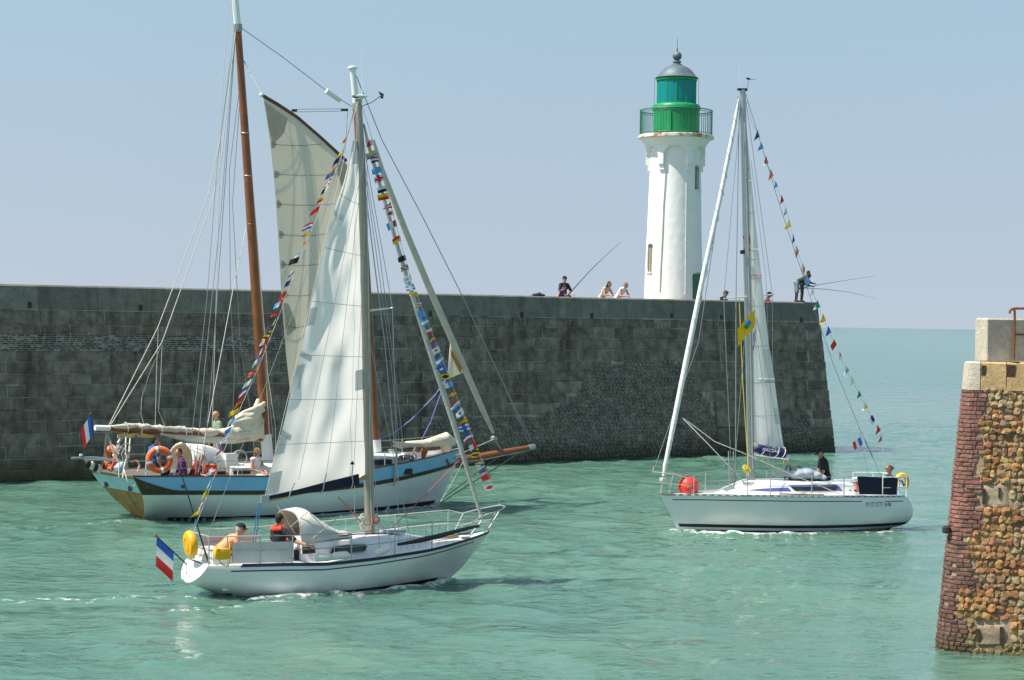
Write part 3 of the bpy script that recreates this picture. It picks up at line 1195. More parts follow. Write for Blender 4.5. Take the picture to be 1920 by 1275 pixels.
# ---------------------------------------------------------------- near pier head on the right
def build_near_pier():
    O = Vector((7.95, 34.2, 0))
    R = .56
    f_end = math.radians(255)
    dirv = Vector((math.cos(math.radians(-15)), math.sin(math.radians(-15)), 0))
    dirb = None
    B2 = .085

    def base(d):
        """plan path by arc length from the front end of the rounded corner; returns point and outward normal"""
        if d >= 0:
            p = O + R * Vector((math.cos(f_end), math.sin(f_end), 0)) + dirv * d
            return p, Vector((math.cos(f_end), math.sin(f_end), 0))
        f = f_end + d / R
        if f > math.radians(150):
            n = Vector((math.cos(f), math.sin(f), 0))
            return O + n * R, n
        f0 = math.radians(150)
        n = Vector((math.cos(f0), math.sin(f0), 0))
        t = Vector((math.sin(f0), -math.cos(f0), 0))
        e = (f0 - f) * R
        return O + n * R + t * e, n

    def P(d, z, out=0.0):
        p, n = base(d)
        return p - n * (B2 * z - out) + Vector((0, 0, z))
    root = empty('near_pier_head', O, 0, 'near pier head of red brick and golden rubble stone with a concrete cap', 'pier')
    lo = lambda p: Vector(p) - O
    mort = stone_material('lime_mortar', [(.26, .19, .125), (.34, .26, .18)], (.44, .37, .28), .4, ((.10, .10, .05), .35), .3)
    red = stone_material('red_brick', [(.215, .09, .068), (.27, .125, .098), (.17, .08, .066), (.30, .155, .12), (.15, .09, .08)], (.38, .30, .25), .35, None, .25)
    dull = stone_material('weathered_brick', [(.15, .08, .062), (.19, .10, .078), (.12, .072, .06), (.21, .12, .09)], (.34, .28, .22), .4, ((.08, .06, .025), .4), .3)
    gold = stone_material('golden_rubble', [(.27, .115, .05), (.38, .21, .085), (.24, .16, .10), (.30, .12, .06), (.42, .27, .115), (.22, .12, .07)], (.48, .42, .32), .3, ((.14, .12, .05), .3), .35)
    grey = stone_material('grey_rubble', [(.32, .24, .135), (.38, .28, .155), (.25, .19, .12), (.36, .22, .10)], (.5, .46, .38), .3, ((.14, .12, .05), .3), .3)
    con = stone_material('sandy_concrete', [(.50, .44, .36), (.46, .40, .32)], (.58, .53, .45), .3, None, .15)
    conb = stone_material('ochre_concrete', [(.42, .27, .13), (.46, .32, .17)], (.5, .42, .3), .45, None, .25)
    cond = stone_material('stained_concrete', [(.27, .22, .17), (.24, .20, .16)], (.34, .29, .24), .35, None, .25)
    ztop = 4.46
    zz = [-1.2, 0, 1.1, 2.2, 3.3, ztop]
    ds = [-3.2, -2, -1.4, -1.05, -.9, -.75, -.6, -.45, -.3, -.15, 0, .6, 1.2, 2.5, 4.5]
    b = MB()
    rings = []
    for z in zz:
        ring = [lo(P(d, z, -.008)) for d in ds]
        ring += [ring[-1] + Vector((1.5, 6, 0)), ring[0] + Vector((3.5, 4, 0))]
        rings.append(ring)
    b.loft(rings)
    recalc(b.build('wall_core', mort, root, 0))
    bound = [(731, 1846), (790, 1852), (800, 1838), (850, 1843), (905, 1840), (960, 1836), (1000, 1843), (1010, 1812), (1058, 1812), (1062, 1828), (1115, 1828),
             (1118, 1797), (1165, 1793), (1170, 1818), (1240, 1818)]

    def d_at(px, z):
        for i in range(-140, 300):
            d = i * .01
            if proj(P(d, z))[0] >= px:
                return d
        return 3
    r = random.Random(11)
    items, cuts = [], {}
    z = -.18
    row = 0
    while z < ztop - .05:
        h = .074
        py = proj(P(.2, z))[1]
        dm = d_at(interp(py, bound), z) + r.uniform(-.05, .05)
        cuts[round(z, 3)] = dm
        d = -1.15 - (row % 2) * .075
        while d < dm:
            w = r.choice((.11, .145, .155, .16))
            if d + w > dm + .06:
                break
            items.append((d + w / 2, z + h / 2, w, h, py))
            d += w
        z += h
        row += 1
    var = [block_variant(60 + i, .09, .05, .12) for i in range(6)]
    mr = [to_mesh('brick', v, red, 0) for v in var]
    md = [to_mesh('brick', v, dull, 0) for v in var]
    vis = [i for i in items if i[0] > -.78 and i[1] > 0]
    vis.sort(key=lambda i: -i[4])
    first = set(vis[:300])
    mb = {0: MB(), 1: MB()}
    for it in items:
        d, z, w, h, py = it
        p, n = base(d)
        rough = 1 if py > 800 else .35
        miss = r.random() < .03 and py > 800
        q = lo(P(d, z, .022 + .010 * r.uniform(-1.2, 1) * rough - (.05 if miss else 0)))
        ang = math.atan2(n.y, n.x) + math.pi / 2
        isred = py < 1000 + r.uniform(-40, 60)
        rx = -math.atan(B2)
        gap = .008 if py > 800 else .008
        rot = Euler((rx + r.uniform(-.05, .05) * rough, r.uniform(-.04, .04) * rough, ang + r.uniform(-.07, .07) * rough), 'XYZ')
        sc = (w - gap - r.uniform(0, .012) * rough, .5, h - gap - r.uniform(0, .008) * rough)
        vi = r.randrange(6)
        if it in first:
            inst('brick', (mr if isred else md)[vi], root, q, rot, sc)
        else:
            m3 = rot.to_matrix()
            mb[0 if isred else 1].add([q + m3 @ Vector((v[0] * sc[0], v[1] * sc[1], v[2] * sc[2])) for v in var[vi][0]], var[vi][1])
    for i, mt in ((0, red), (1, dull)):
        if mb[i].v:
            tag(mb[i].build('more_brickwork', mt, root, 0), kind='stuff')
    # rubble stones
    peb = [pebble(20 + i, 2, .5) for i in range(10)]
    pg = [to_mesh('rubble_stone', v, gold, 0) for v in peb]
    pk = [to_mesh('rubble_stone', v, grey, 0) for v in peb]
    patches = [((1836, 903), (1896, 958)), ((1826, 1168), (1893, 1213))]
    stones = []
    z = -.15
    while z < ztop - .02:
        h = r.uniform(.10, .135)
        zk = min(cuts, key=lambda k: abs(k - z))
        d = cuts[zk] + .01
        while d < 1.75:
            w = r.uniform(.075, .16)
            zc = z + h / 2 + r.uniform(-.012, .012)
            px, py = proj(P(d + w / 2, zc))
            if not any(a[0] < px < c[0] and a[1] < py < c[1] for a, c in patches):
                stones.append((d + w / 2, zc, w, h, px, py))
            d += w + .008
        z += h + .005
    stones.sort(key=lambda s: (s[4] > 1935 or s[1] < .03, s[3] * -s[2]))
    mbs = MB()
    for i, (d, z, w, h, px, py) in enumerate(stones):
        p, n = base(d)
        ang = math.atan2(n.y, n.x) + math.pi / 2
        q = lo(P(d, z, r.uniform(-.045, -.008)))
        rot = Euler((r.uniform(-.2, .2), r.uniform(-.4, .4), ang + r.uniform(-.2, .2)), 'XYZ')
        sc = (w * 1.12, r.uniform(.08, .13), h * 1.12)
        k = r.randrange(10)
        gr = (px > 1915 + r.uniform(-30, 25)) or (py < 770) or (py > 1185)
        if i < 300:
            inst('rubble_stone', (pk if gr else pg)[k], root, q, rot, sc)
        else:
            m3 = rot.to_matrix()
            mbs.add([q + m3 @ Vector((v[0] * sc[0], v[1] * sc[1], v[2] * sc[2])) for v in peb[k][0]], peb[k][1])
    if mbs.v:
        tag(mbs.build('more_rubble', grey, root, 0), kind='stuff')
    # cement repairs; dark boxes on them paint the shade inside holes
    rust_hole = M('rust_and_hole_shade', (.05, .03, .022), .9, var=.4, vs=12)  # rust of the mooring stub, and painted shade for the holes
    for (a, c), slots in zip(patches, (((1841, 917, 1846, 945), (1878, 920, 1882, 938)), ((1838, 1182, 1842, 1205), (1875, 1178, 1881, 1208)))):
        pts = []
        g = MB()
        for j in range(9):
            rowp = []
            for i in range(9):
                px = a[0] + (c[0] - a[0]) * i / 8
                py = a[1] + (c[1] - a[1]) * j / 8
                zc = 0
                lo_z, hi_z = -.2, 4.6
                for _ in range(18):
                    zc = (lo_z + hi_z) / 2
                    if proj(P(d_at(px, zc), zc))[1] > py:
                        lo_z = zc
                    else:
                        hi_z = zc
                dd = d_at(px, zc) + r.uniform(-.01, .01)
                e = (i in (0, 8)) or (j in (0, 8))
                rowp.append(lo(P(dd + (r.uniform(-.05, .05) if e else 0), zc + (r.uniform(-.04, .04) if e else 0), (-.06 if e else .008) + .03 * noise.noise(Vector((dd * 9, zc * 9, 1))))))
            pts.append(rowp)
        g.grid(pts)
        pt = recalc(g.build('cement_patch', mort, root, 60))
        for x0, y0, x1, y1 in slots:
            i = (((x0 + x1) / 2) - a[0]) / (c[0] - a[0]) * 8
            j = (((y0 + y1) / 2) - a[1]) / (c[1] - a[1]) * 8
            w = pts[int(j)][int(i)]
            MB().box((0, 0, 0), ((x1 - x0) * .0092, .05, (y1 - y0) * .0092), Matrix.Rotation(math.radians(-15), 3, 'Z')).build('hole_shade', rust_hole, pt, 0, loc=w + Vector((0, -.012, 0)))
    # a rusted mooring bolt stub on the corner
    q = lo(P(-.62, 2.02, .03))
    MB().lathe([(.05, 0), (.075, .02), (.075, .1), (.04, .13)], 10).build('mooring_stub', rust_hole, root, loc=q + Vector((-.05, -.05, -.02)))
    # concrete cap in cast lengths, then the upper block
    d1, d2 = d_at(1838, 4.7), d_at(1886, 4.7)
    for a, c, mt in ((-2.6, d1 - .006, con), (d1 + .006, d2 - .006, conb), (d2 + .006, 4.4, conb)):
        n_ = 14
        rings = []
        for i in range(n_ + 1):
            d = a + (c - a) * i / n_
            p, n = base(d)
            up = 4.95
            rings.append([lo(P(d, ztop + .003, .03)), lo(P(d, up - .03, .03)), lo(P(d, up, -.005)), lo(P(d, up, -.9)), lo(P(d, ztop + .003, -.9))])
        recalc(MB().loft(rings).build('coping_slab', mt, root, 30))
    for px, py, w, h in ((1844, 694, .075, .17), (1895, 694, .15, .2)):  # dark boxes proud of the cap paint the shade in its sockets
        d = d_at(px, 4.8)
        MB().box((0, 0, 0), (w, .04, h), Matrix.Rotation(math.radians(-15), 3, 'Z')).build('socket_shade', rust_hole, root, 0, loc=lo(P(d, 4.8, .022)))
    fdir = Vector((.94, .342, 0))
    fn = Vector((.342, -.94, 0))
    # its front corner stands just behind the cap's edge
    cpt = None
    for k in range(200):
        c0 = on_y(1850, 676, 33.4 + k * .01)
        if c0.z < 4.953:
            cpt = c0
            break
    cpt = cpt or on_z(1850, 676, 4.95)
    hgt = on_y(1850, 596, cpt.y).z - 4.953
    L, Dp, ch = 2.4, .37, .03
    c0 = Vector((cpt.x, cpt.y, 4.953))
    rings = []
    for t, ins in ((0, 0), (hgt - ch, .0), (hgt, ch)):
        ring = []
        for u, v in ((ch * .6 + ins, ins), (L - ins, ins), (L - ins, Dp - ins), (ins, Dp - ins), (ins, ch * .6 + ins)):
            ring.append(lo(c0 + fdir * u - fn * v + Vector((0, 0, t))))
        rings.append(ring)
    recalc(MB().loft(rings).build('upper_block', con, root, 0))
    # a rusty handrail on the cap
    rail = empty('rusty_handrail', c0 + fdir * .52 + fn * .06, 0, 'rust-brown bent pipe handrail at the edge of the near pier', 'handrail')
    rst = M('rusty_pipe', (.2, .075, .03), .8, var=.35, vs=14, bump=.4, bs=60)
    MB().tube([(0, 0, 0), (0, 0, hgt + .12), (-.02, 0, hgt + .16)], .022, 8).build('post', rst, rail)
    MB().tube([(-.09, 0, hgt + .08), (-.085, 0, hgt + .13), (-.05, 0, hgt + .165), (0, 0, hgt + .175), (.8, .25, hgt + .19)], .022, 8).build('rail', rst, rail)
    MB().tube([(0, 0, hgt * .62), (.8, .25, hgt * .62 + .01)], .016, 8).build('rail', rst, rail)
    return root


# ================================================================ people
def fuse(mb, name, mat, parent, voxel, it=2, fac=.4, dec=None):
    """overlapping closed forms fused into one continuous surface"""
    me = bpy.data.meshes.new('tmp')
    me.from_pydata(mb.v, [], mb.f)
    t = bpy.data.objects.new('tmp', me)
    COL.objects.link(t)
    md = t.modifiers.new('r', 'REMESH')
    md.mode = 'VOXEL'
    md.voxel_size = voxel
    s = t.modifiers.new('s', 'SMOOTH')
    s.factor = fac
    s.iterations = it
    dg = bpy.context.evaluated_depsgraph_get()
    me2 = bpy.data.meshes.new_from_object(t.evaluated_get(dg))
    bpy.data.objects.remove(t)
    bpy.data.meshes.remove(me)
    me2.name = name
    me2.materials.clear()
    me2.materials.append(mat)
    me2.polygons.foreach_set('use_smooth', [True] * len(me2.polygons))
    o = bpy.data.objects.new(name, me2)
    COL.objects.link(o)
    o.parent = parent
    return o


V3 = lambda *a: Vector(a)


def person(label, group, loc, face, kind='stand', lean=0, side=0, yaw=0, nod=0, arms=None, legs=None, shirt=None, sleeve=.55,
           pants=None, leglen=1.0, hair=HAIRD, hairstyle='short', cap=None, skin=None, S=1.0, extra=None, vest=None, glasses=False, slim=1.0):
    skin = skin or SKIN
    root = empty('person', loc, math.radians(face), label, 'person', group)
    root.scale = (S, S, S)
    P = V3(0, 0, .93) if kind == 'stand' else V3(0, 0, .1)
    Rm = Matrix.Rotation(math.radians(lean), 3, 'Y') @ Matrix.Rotation(math.radians(side), 3, 'X')
    up, lat = Rm @ V3(0, 0, 1), Rm @ V3(0, 1, 0)
    fwd = Rm @ V3(1, 0, 0)
    chest, nb = P + up * .34, P + up * .52
    Hm = Matrix.Rotation(math.radians(yaw), 3, 'Z') @ Matrix.Rotation(math.radians(lean * .45 + nod), 3, 'Y')
    hup, hf, hl = Hm @ V3(0, 0, 1), Hm @ V3(1, 0, 0), Hm @ V3(0, 1, 0)
    hd = nb + (up * .4 + hup * .6).normalized() * .165 + hf * .025
    sh = [P + up * .465 + lat * (.175 * slim * s) for s in (1, -1)]
    aa = []
    for i, s in enumerate((1, -1)):
        if arms and arms[i]:
            e, w = [Vector(q) for q in arms[i]]
        else:
            e = sh[i] + V3(.02, .05 * s, -.27)
            w = e + V3(.1, -.01 * s, -.22)
        aa.append((sh[i], e, w))
    lg = []
    for i, s in enumerate((1, -1)):
        hip = P + V3(0, .09 * s, -.03)
        if legs and legs[i]:
            k, a = [Vector(q) for q in legs[i]]
        elif kind == 'stand':
            k, a = hip + V3(.02, .01 * s, -.41), hip + V3(-.01, .01 * s, -.82)
        else:
            k, a = hip + V3(.41, .03 * s, .02), hip + V3(.40, .03 * s, -.40)
        lg.append((hip, k, a))

    def torso(b, g=0.0):
        b.ball(P, (.115 + g, .155 * slim + g, .12 + g), 14, 10, Rm)
        b.capsule(P + up * .06, P + up * .22, .105 + g, .112 + g, 14)
        b.ball(P + up * .13, (.105 + g, .135 * slim + g, .14 + g), 14, 10, Rm)
        b.ball(chest - fwd * .005, (.112 + g, .165 * slim + g, .175 + g), 14, 10, Rm)
        b.capsule(sh[0] - lat * .02, sh[1] + lat * .02, .058 + g, .058 + g)
        b.capsule(P + up * .44, nb + up * .02, .075 + g, .052 + g * .5)
    b = MB()
    torso(b)
    b.capsule(nb - up * .03, hd - hup * .04, .054, .05)
    # head: skull, face, jaw, nose, ears, brow
    b.ball(hd + hup * .025 - hf * .012, (.096, .077, .098), 16, 12, Hm)
    b.ball(hd - hup * .035 + hf * .022, (.068, .06, .088), 14, 10, Hm)
    b.ball(hd - hup * .098 + hf * .05, (.027, .03, .022), 8, 6, Hm)
    b.capsule(hd + hf * .086 + hup * .015, hd + hf * .106 - hup * .022, .010, .016, 8)
    b.capsule(hd + hf * .078 + hup * .034 + hl * .032, hd + hf * .078 + hup * .034 - hl * .032, .013, .013, 8)
    for s in (1, -1):
        b.ball(hd + hl * .076 * s - hf * .008 - hup * .005, (.022, .012, .033), 8, 6, Hm)
    for (s0, e, w), s in zip(aa, (1, -1)):
        b.capsule(s0, e, .05, .04)
        b.capsule(e, w, .041, .027)
        d = (w - e).normalized()
        sd = d.cross(V3(0, 0, 1))
        sd = sd.normalized() if sd.length > .1 else V3(0, 1, 0)
        nrm = sd.cross(d).normalized()
        pc = w + d * .055
        b.capsule(w, w + d * .075, .026, .034)
        b.capsule(pc + sd * .018, pc - sd * .018, .02, .02)
        for f, L in ((-.028, .058), (-.010, .072), (.009, .068), (.027, .054)):
            k0 = w + d * .085 + sd * f
            k1 = k0 + d * L * .55 - nrm * .008
            k2 = k1 + d * L * .38 - nrm * .026
            b.tube([k0 - d * .03, k0, k1, k2], [.0115, .011, .010, .009], 7)
        th = sd * (s * -1) if sd.dot(V3(0, 1, 0)) * s > 0 else sd * s * (1 if sd.dot(V3(0, 1, 0)) * s < 0 else -1)
        t0 = w + d * .025 + th * .022
        b.tube([t0, t0 + th * .03 + d * .025, t0 + th * .036 + d * .058 - nrm * .01], [.014, .0125, .0105], 7)
    for hip, k, a in lg:
        b.capsule(hip, k, .084, .056, 12)
        b.capsule(k, a, .054, .036, 12)
        d = (a - k).normalized()
        ft = V3(1, 0, 0) if abs(d.z) > .5 else V3(.3, 0, 1).normalized()
        b.capsule(a - V3(0, 0, .03) - ft * .03, a - V3(0, 0, .045) + ft * .15, .042, .032)
    fuse(b, 'body', skin, root, .0095)
    # clothes
    if shirt:
        b = MB()
        torso(b, .016)
        for s0, e, w in aa:
            if sleeve > 0:
                e2 = s0.lerp(e, min(sleeve, 1))
                b.capsule(s0, e2, .066, .060)
                if sleeve > 1:
                    b.capsule(e, e.lerp(w, sleeve - 1), .055, .042)
        fuse(b, 'shirt', shirt, root, .016, 3, .5)
    if pants:
        b = MB()
        b.ball(P - up * .01, (.136, .172 * slim, .13), 14, 10, Rm)
        for hip, k, a in lg:
            if leglen <= .5:
                b.capsule(hip, hip.lerp(k, leglen * 2), .102, .088, 12)
            else:
                b.capsule(hip, k, .1, .074, 12)
                b.capsule(k, k.lerp(a, leglen * 2 - 1), .073, .058, 12)
        fuse(b, 'trousers', pants, root, .016, 3, .5)
    if vest:
        b = MB()
        for s in (1, -1):
            q0, q1 = P + up * .2 + lat * .09 * s + fwd * .12, P + up * .5 + lat * .1 * s + fwd * .05
            b.tube([q0, q1, P + up * .535 + lat * .085 * s - fwd * .03, P + up * .5 + lat * .06 * s - fwd * .10], [.04, .05, .045, .04], 8)
        b.tube([P + up * .50 + lat * .17 - fwd * .06, P + up * .50 + lat * .07 - fwd * .115, P + up * .485 - fwd * .13, P + up * .50 - lat * .07 - fwd * .115, P + up * .50 - lat * .17 - fwd * .06], [.03, .045, .048, .045, .03], 10)
        fuse(b, 'life_vest', vest, root, .013, 2, .5)
    if hairstyle:
        b = MB()
        b.ball(hd + hup * .038 - hf * .026, (.096, .084, .092), 16, 12, Hm)
        b.ball(hd - hup * .01 - hf * .055, (.055, .074, .08), 12, 8, Hm)
        if hairstyle in ('long', 'bob'):
            n = 4 if hairstyle == 'long' else 2
            for s in (-1, 0, 1):
                b.capsule(hd - hf * (.045 if s else .07) + hl * .055 * s, hd - hf * (.05 if s else .08) + hl * .062 * s - hup * (.065 * n), .044, .03)
        if hairstyle == 'bun':
            b.ball(hd - hf * .12 + hup * .02, (.045, .045, .045), 10, 8)
        fuse(b, 'hair', hair, root, .013, 2, .5)
    if cap:
        b = MB()
        c0 = hd + hup * .045 - hf * .012
        rings = []
        for q in range(7):
            t = q / 6 * math.pi / 2
            rings.append([c0 + Hm @ V3(.110 * math.cos(t) * math.cos(f), .094 * math.cos(t) * math.sin(f), .092 * math.sin(t) + .004) for f in [2 * math.pi * i / 20 for i in range(20)]])
        b.loft(rings)
        rim = []
        for i in range(9):
            f = -1.0 + 2.0 * i / 8
            rim.append([c0 + Hm @ V3(.106 * math.cos(f), .09 * math.sin(f), .008), c0 + Hm @ V3(.106 * math.cos(f) + .075 * math.cos(f * .6), .09 * math.sin(f), -.012),
                        c0 + Hm @ V3(.106 * math.cos(f) + .075 * math.cos(f * .6), .09 * math.sin(f), -.018), c0 + Hm @ V3(.106 * math.cos(f), .09 * math.sin(f), .0)])
        b.loft(rim)
        recalc(b.build('cap', cap, root, 60))
    eb = MB()
    for s in (1, -1):
        eb.ball(hd + hf * .081 + hl * .03 * s + hup * .012, (.010, .012, .008), 8, 6, Hm)
    eb.build('eyes', EYEM, root)
    MB().ball(hd + hf * .088 - hup * .055, (.008, .024, .007), 8, 6, Hm).build('mouth', MOUTH, root)
    if glasses:
        b = MB()
        for s in (1, -1):
            b.ball(hd + hf * .094 + hl * .032 * s + hup * .014, (.008, .028, .02), 10, 6, Hm)
            b.tube([hd + hf * .094 + hl * .055 * s + hup * .016, hd + hl * .082 * s + hup * .012], .004, 5)
        b.tube([hd + hf * .098 + hl * .03 + hup * .016, hd + hf * .098 - hl * .03 + hup * .016], .004, 5)
        b.build('sunglasses', BLACK, root)
    return root


# ================================================================ boats: shared builders
class Hull:
    def __init__(s, us, ub, zs, zb, B, pq):
        s.us, s.ub, s.zs, s.zb, s.B, s.pq = us, ub, zs, zb, B, pq

    def sheer(s, t):
        return interp(t, s.zs)

    def hb(s, t, z):
        a, b = interp(t, s.zs), interp(t, s.zb)
        k = min(max((a - z) / (a - b), 0), 1)
        p = interp(t, [(q[0], q[1]) for q in s.pq])
        e = interp(t, [(q[0], q[2]) for q in s.pq])
        return interp(t, s.B) * max(1 - k ** p, 0) ** e

    def pt(s, t, z, side, off=0.0):
        u0, u1 = interp(z, s.us), interp(z, s.ub)
        return Vector((u0 + (u1 - u0) * t, side * (s.hb(t, z) + off), z))

    def shell(s, name, mat, root, nt=56, nz=18):
        b = MB()
        rings = []
        for i in range(nt + 1):
            t = i / nt
            a, c = interp(t, s.zs), interp(t, s.zb)
            zz = [a + (c - a) * (j / nz) ** .9 for j in range(nz + 1)]
            ring = [s.pt(t, z, -1) for z in zz] + [s.pt(t, z, 1) for z in zz[::-1]]
            rings.append(ring)
        b.loft(rings, closed=False)
        return recalc(b.build(name, mat, root, 40))

    def transom(s, name, mat, root, z0=None, z1=None, off=.004, nz=16):
        a, c = interp(0, s.zs), interp(0, s.zb)
        z0, z1 = (a if z0 is None else z0), (c if z1 is None else z1)
        b = MB()
        ring = []
        zz = [z0 + (z1 - z0) * j / nz for j in range(nz + 1)]
        L = [s.pt(0, z, -1) - V3(off, 0, 0) for z in zz]
        R_ = [s.pt(0, z, 1) - V3(off, 0, 0) for z in zz]
        rows = [[l.lerp(r, k / 6) for k in range(7)] for l, r in zip(L, R_)]
        b.grid(rows)
        return recalc(b.build(name, mat, root, 60))

    def ribbon(s, name, mat, root, t0, t1, za, zb, off=.006, sides=(-1, 1), n=48):
        b = MB()
        for sd in sides:
            rows = []
            for i in range(n + 1):
                t = t0 + (t1 - t0) * i / n
                a, c = za(t), zb(t)
                rows.append([s.pt(t, a, sd, -.002), s.pt(t, a, sd, off), s.pt(t, (a + c) / 2, sd, off), s.pt(t, c, sd, off), s.pt(t, c, sd, -.002)])
            b.grid(rows)
        return recalc(b.build(name, mat, root, 40))

    def deck(s, name, mat, root, t0, t1, drop=.02, camber=.05, hole=None, n=40):
        """deck between the sheers; hole = (t0, t1, half width, floor z) leaves a cockpit well"""
        b = MB()
        seg = 8

        def row(t, f0=0.0, f1=1.0):
            z = s.sheer(t) - drop
            l, r = s.pt(t, z, -1, -.004), s.pt(t, z, 1, -.004)
            w = (r - l).length / 2
            return [l.lerp(r, f0 + (f1 - f0) * k / seg) + V3(0, 0, camber * (1 - (2 * (f0 + (f1 - f0) * k / seg) - 1) ** 2)) for k in range(seg + 1)]
        if not hole:
            b.grid([row(t0 + (t1 - t0) * i / n) for i in range(n + 1)])
        else:
            h0, h1, hw, fz = hole
            b.grid([row(t0 + (h0 - t0) * i / 8) for i in range(9)])
            b.grid([row(h1 + (t1 - h1) * i / n) for i in range(n + 1)])
            for sg in (0, 1):
                rows = []
                inner = []
                for i in range(17):
                    t = h0 + (h1 - h0) * i / 16
                    w = s.hb(t, s.sheer(t) - drop)
                    f = .5 - .5 * min(hw / max(w, .01), .9)
                    rw = row(t, 0, f) if sg == 0 else row(t, 1 - f, 1)
                    rows.append(rw)
                    inner.append(rw[-1] if sg == 0 else rw[0])
                b.grid(rows)
                b.grid([[p, V3(p.x, p.y, fz)] for p in inner])
                if sg == 0:
                    ia = inner
            b.grid([[p, V3(p.x, 0, fz), q] for p, q in [(V3(a.x, a.y, fz), V3(c.x, c.y, fz)) for a, c in zip(ia, inner)]])
            for k in (0, -1):
                b.grid([[ia[k], inner[k]], [V3(ia[k].x, ia[k].y, fz), V3(inner[k].x, inner[k].y, fz)]])
        return b.build(name, mat, root, 40)


class Boat(Frame):
    def __init__(s, name, o, deg, label):
        super().__init__(o, deg)
        s.root = empty(name, s.o, s.a, label, 'sailing boat')

    def px(s, pts, v=0.0):
        return [s.L(p[0], p[1], p[2] if len(p) > 2 else v) for p in pts]

    def line(s, name, pts, r, mat, v=0.0, seg=6, parent=None):
        return MB().tube(s.px(pts, v), r, seg).build(name, mat, parent or s.root)

    def plate(s, name, pts, mat, v=0.0, th=.02, parent=None):
        return MB().plate(s.px(pts, v), (0, th, 0)).build(name, mat, parent or s.root, 0)

    def sail(s, name, luff, leech, mat, bulge, n=30, m=14, ripple=.0, v=0.0, parent=None):
        def at(pl, t):
            return Vector((interp(t, [(q[0], q[1]) for q in pl]), interp(t, [(q[0], q[2]) for q in pl])))

        def par(pl):
            return [((p[1] - pl[0][1]) / (pl[-1][1] - pl[0][1]), p[0], p[1]) for p in pl]

        def smooth(pl):
            # Catmull-Rom through the pixel outline
            out = []
            for i in range(len(pl) - 1):
                p0, p1, p2, p3 = [Vector(pl[min(max(i + k, 0), len(pl) - 1)]) for k in (-1, 0, 1, 2)]
                for j in range(8):
                    t = j / 8
                    out.append(tuple(.5 * ((2 * p1) + (p2 - p0) * t + (2 * p0 - 5 * p1 + 4 * p2 - p3) * t * t + (3 * p1 - p0 - 3 * p2 + p3) * t ** 3)))
            out.append(tuple(pl[-1]))
            return out
        a, c = par(smooth(luff)), par(smooth(leech))
        rows = []
        for i in range(n + 1):
            t = i / n
            p, q = at(a, t), at(c, t)
            row = []
            for j in range(m + 1):
                f = j / m
                w = p.lerp(q, f)
                vv = v + bulge(t, f) + ripple * noise.noise(Vector((f * 5, t * 9, 2)))
                row.append(s.L(w.x, w.y, vv))
            rows.append(row)
        b = MB()
        b.grid(rows)
        o = b.build(name, mat, parent or s.root, 180)
        return o, rows

    def seam(s, rows, t, f0=0, f1=1, off=-.012, r=.006, mat=None, parent=None, name='seam'):
        n = len(rows) - 1
        x = t * n
        i = min(int(x), n - 1)
        row = [rows[i][j].lerp(rows[i + 1][j], x - i) for j in range(len(rows[0]))]
        m = len(row) - 1
        pts = [row[j] + V3(0, off, 0) for j in range(round(f0 * m), round(f1 * m) + 1)]
        return MB().tube(pts, r, 5).build(name, mat or SEAM, parent)


def flag_mesh(A, B, fly, pat, nrm, seed=0, tri=False, n=6, name='signal_flag', parent=None, wave=.25):
    """cloth from hoist A-B flying along fly, coloured by panels"""
    A, B, fly, nrm = Vector(A), Vector(B), Vector(fly), Vector(nrm).normalized()
    r = random.Random(seed)
    ph = r.uniform(0, 6)
    L = fly.length
    b = MB()
    rows = []
    for j in range(n + 1):
        row = []
        for i in range(n + 1):
            f, g = i / n, j / n
            if tri:
                gg = .5 + (g - .5) * (1 - f * .94)
            else:
                gg = g
            p = A.lerp(B, gg) + fly * f + nrm * (L * wave * f * math.sin(ph + f * 4.2 + g * 1.3)) + V3(0, 0, -L * .12 * f * f)
            row.append(p)
        rows.append(row)
    b.grid(rows)
    keys = []
    k = pat.lstrip('-+.#/')
    uniq = list(dict.fromkeys(k))
    mi = []
    for j in range(n):
        for i in range(n):
            if pat[0] == '-':
                c = k[int(j / n * len(k))]
            elif pat[0] == '+':
                c = k[1] if (i in (n // 2 - 1, n // 2) or j in (n // 2 - 1, n // 2)) else k[0]
            elif pat[0] == '.':
                c = k[1] if (i - (n - 1) / 2) ** 2 + (j - (n - 1) / 2) ** 2 < 2.8 else k[0]
            elif pat[0] == '#':
                c = k[1] if 1 < i < n - 2 and 1 < j < n - 2 else k[0]
            elif pat[0] == '/':
                c = k[((i + j) // 2) % 2]
            else:
                c = k[int(i / n * len(k))]
            mi.append(uniq.index(c))
    b.m = mi
    return b.build(name, [FL[c] for c in uniq], parent, 180)


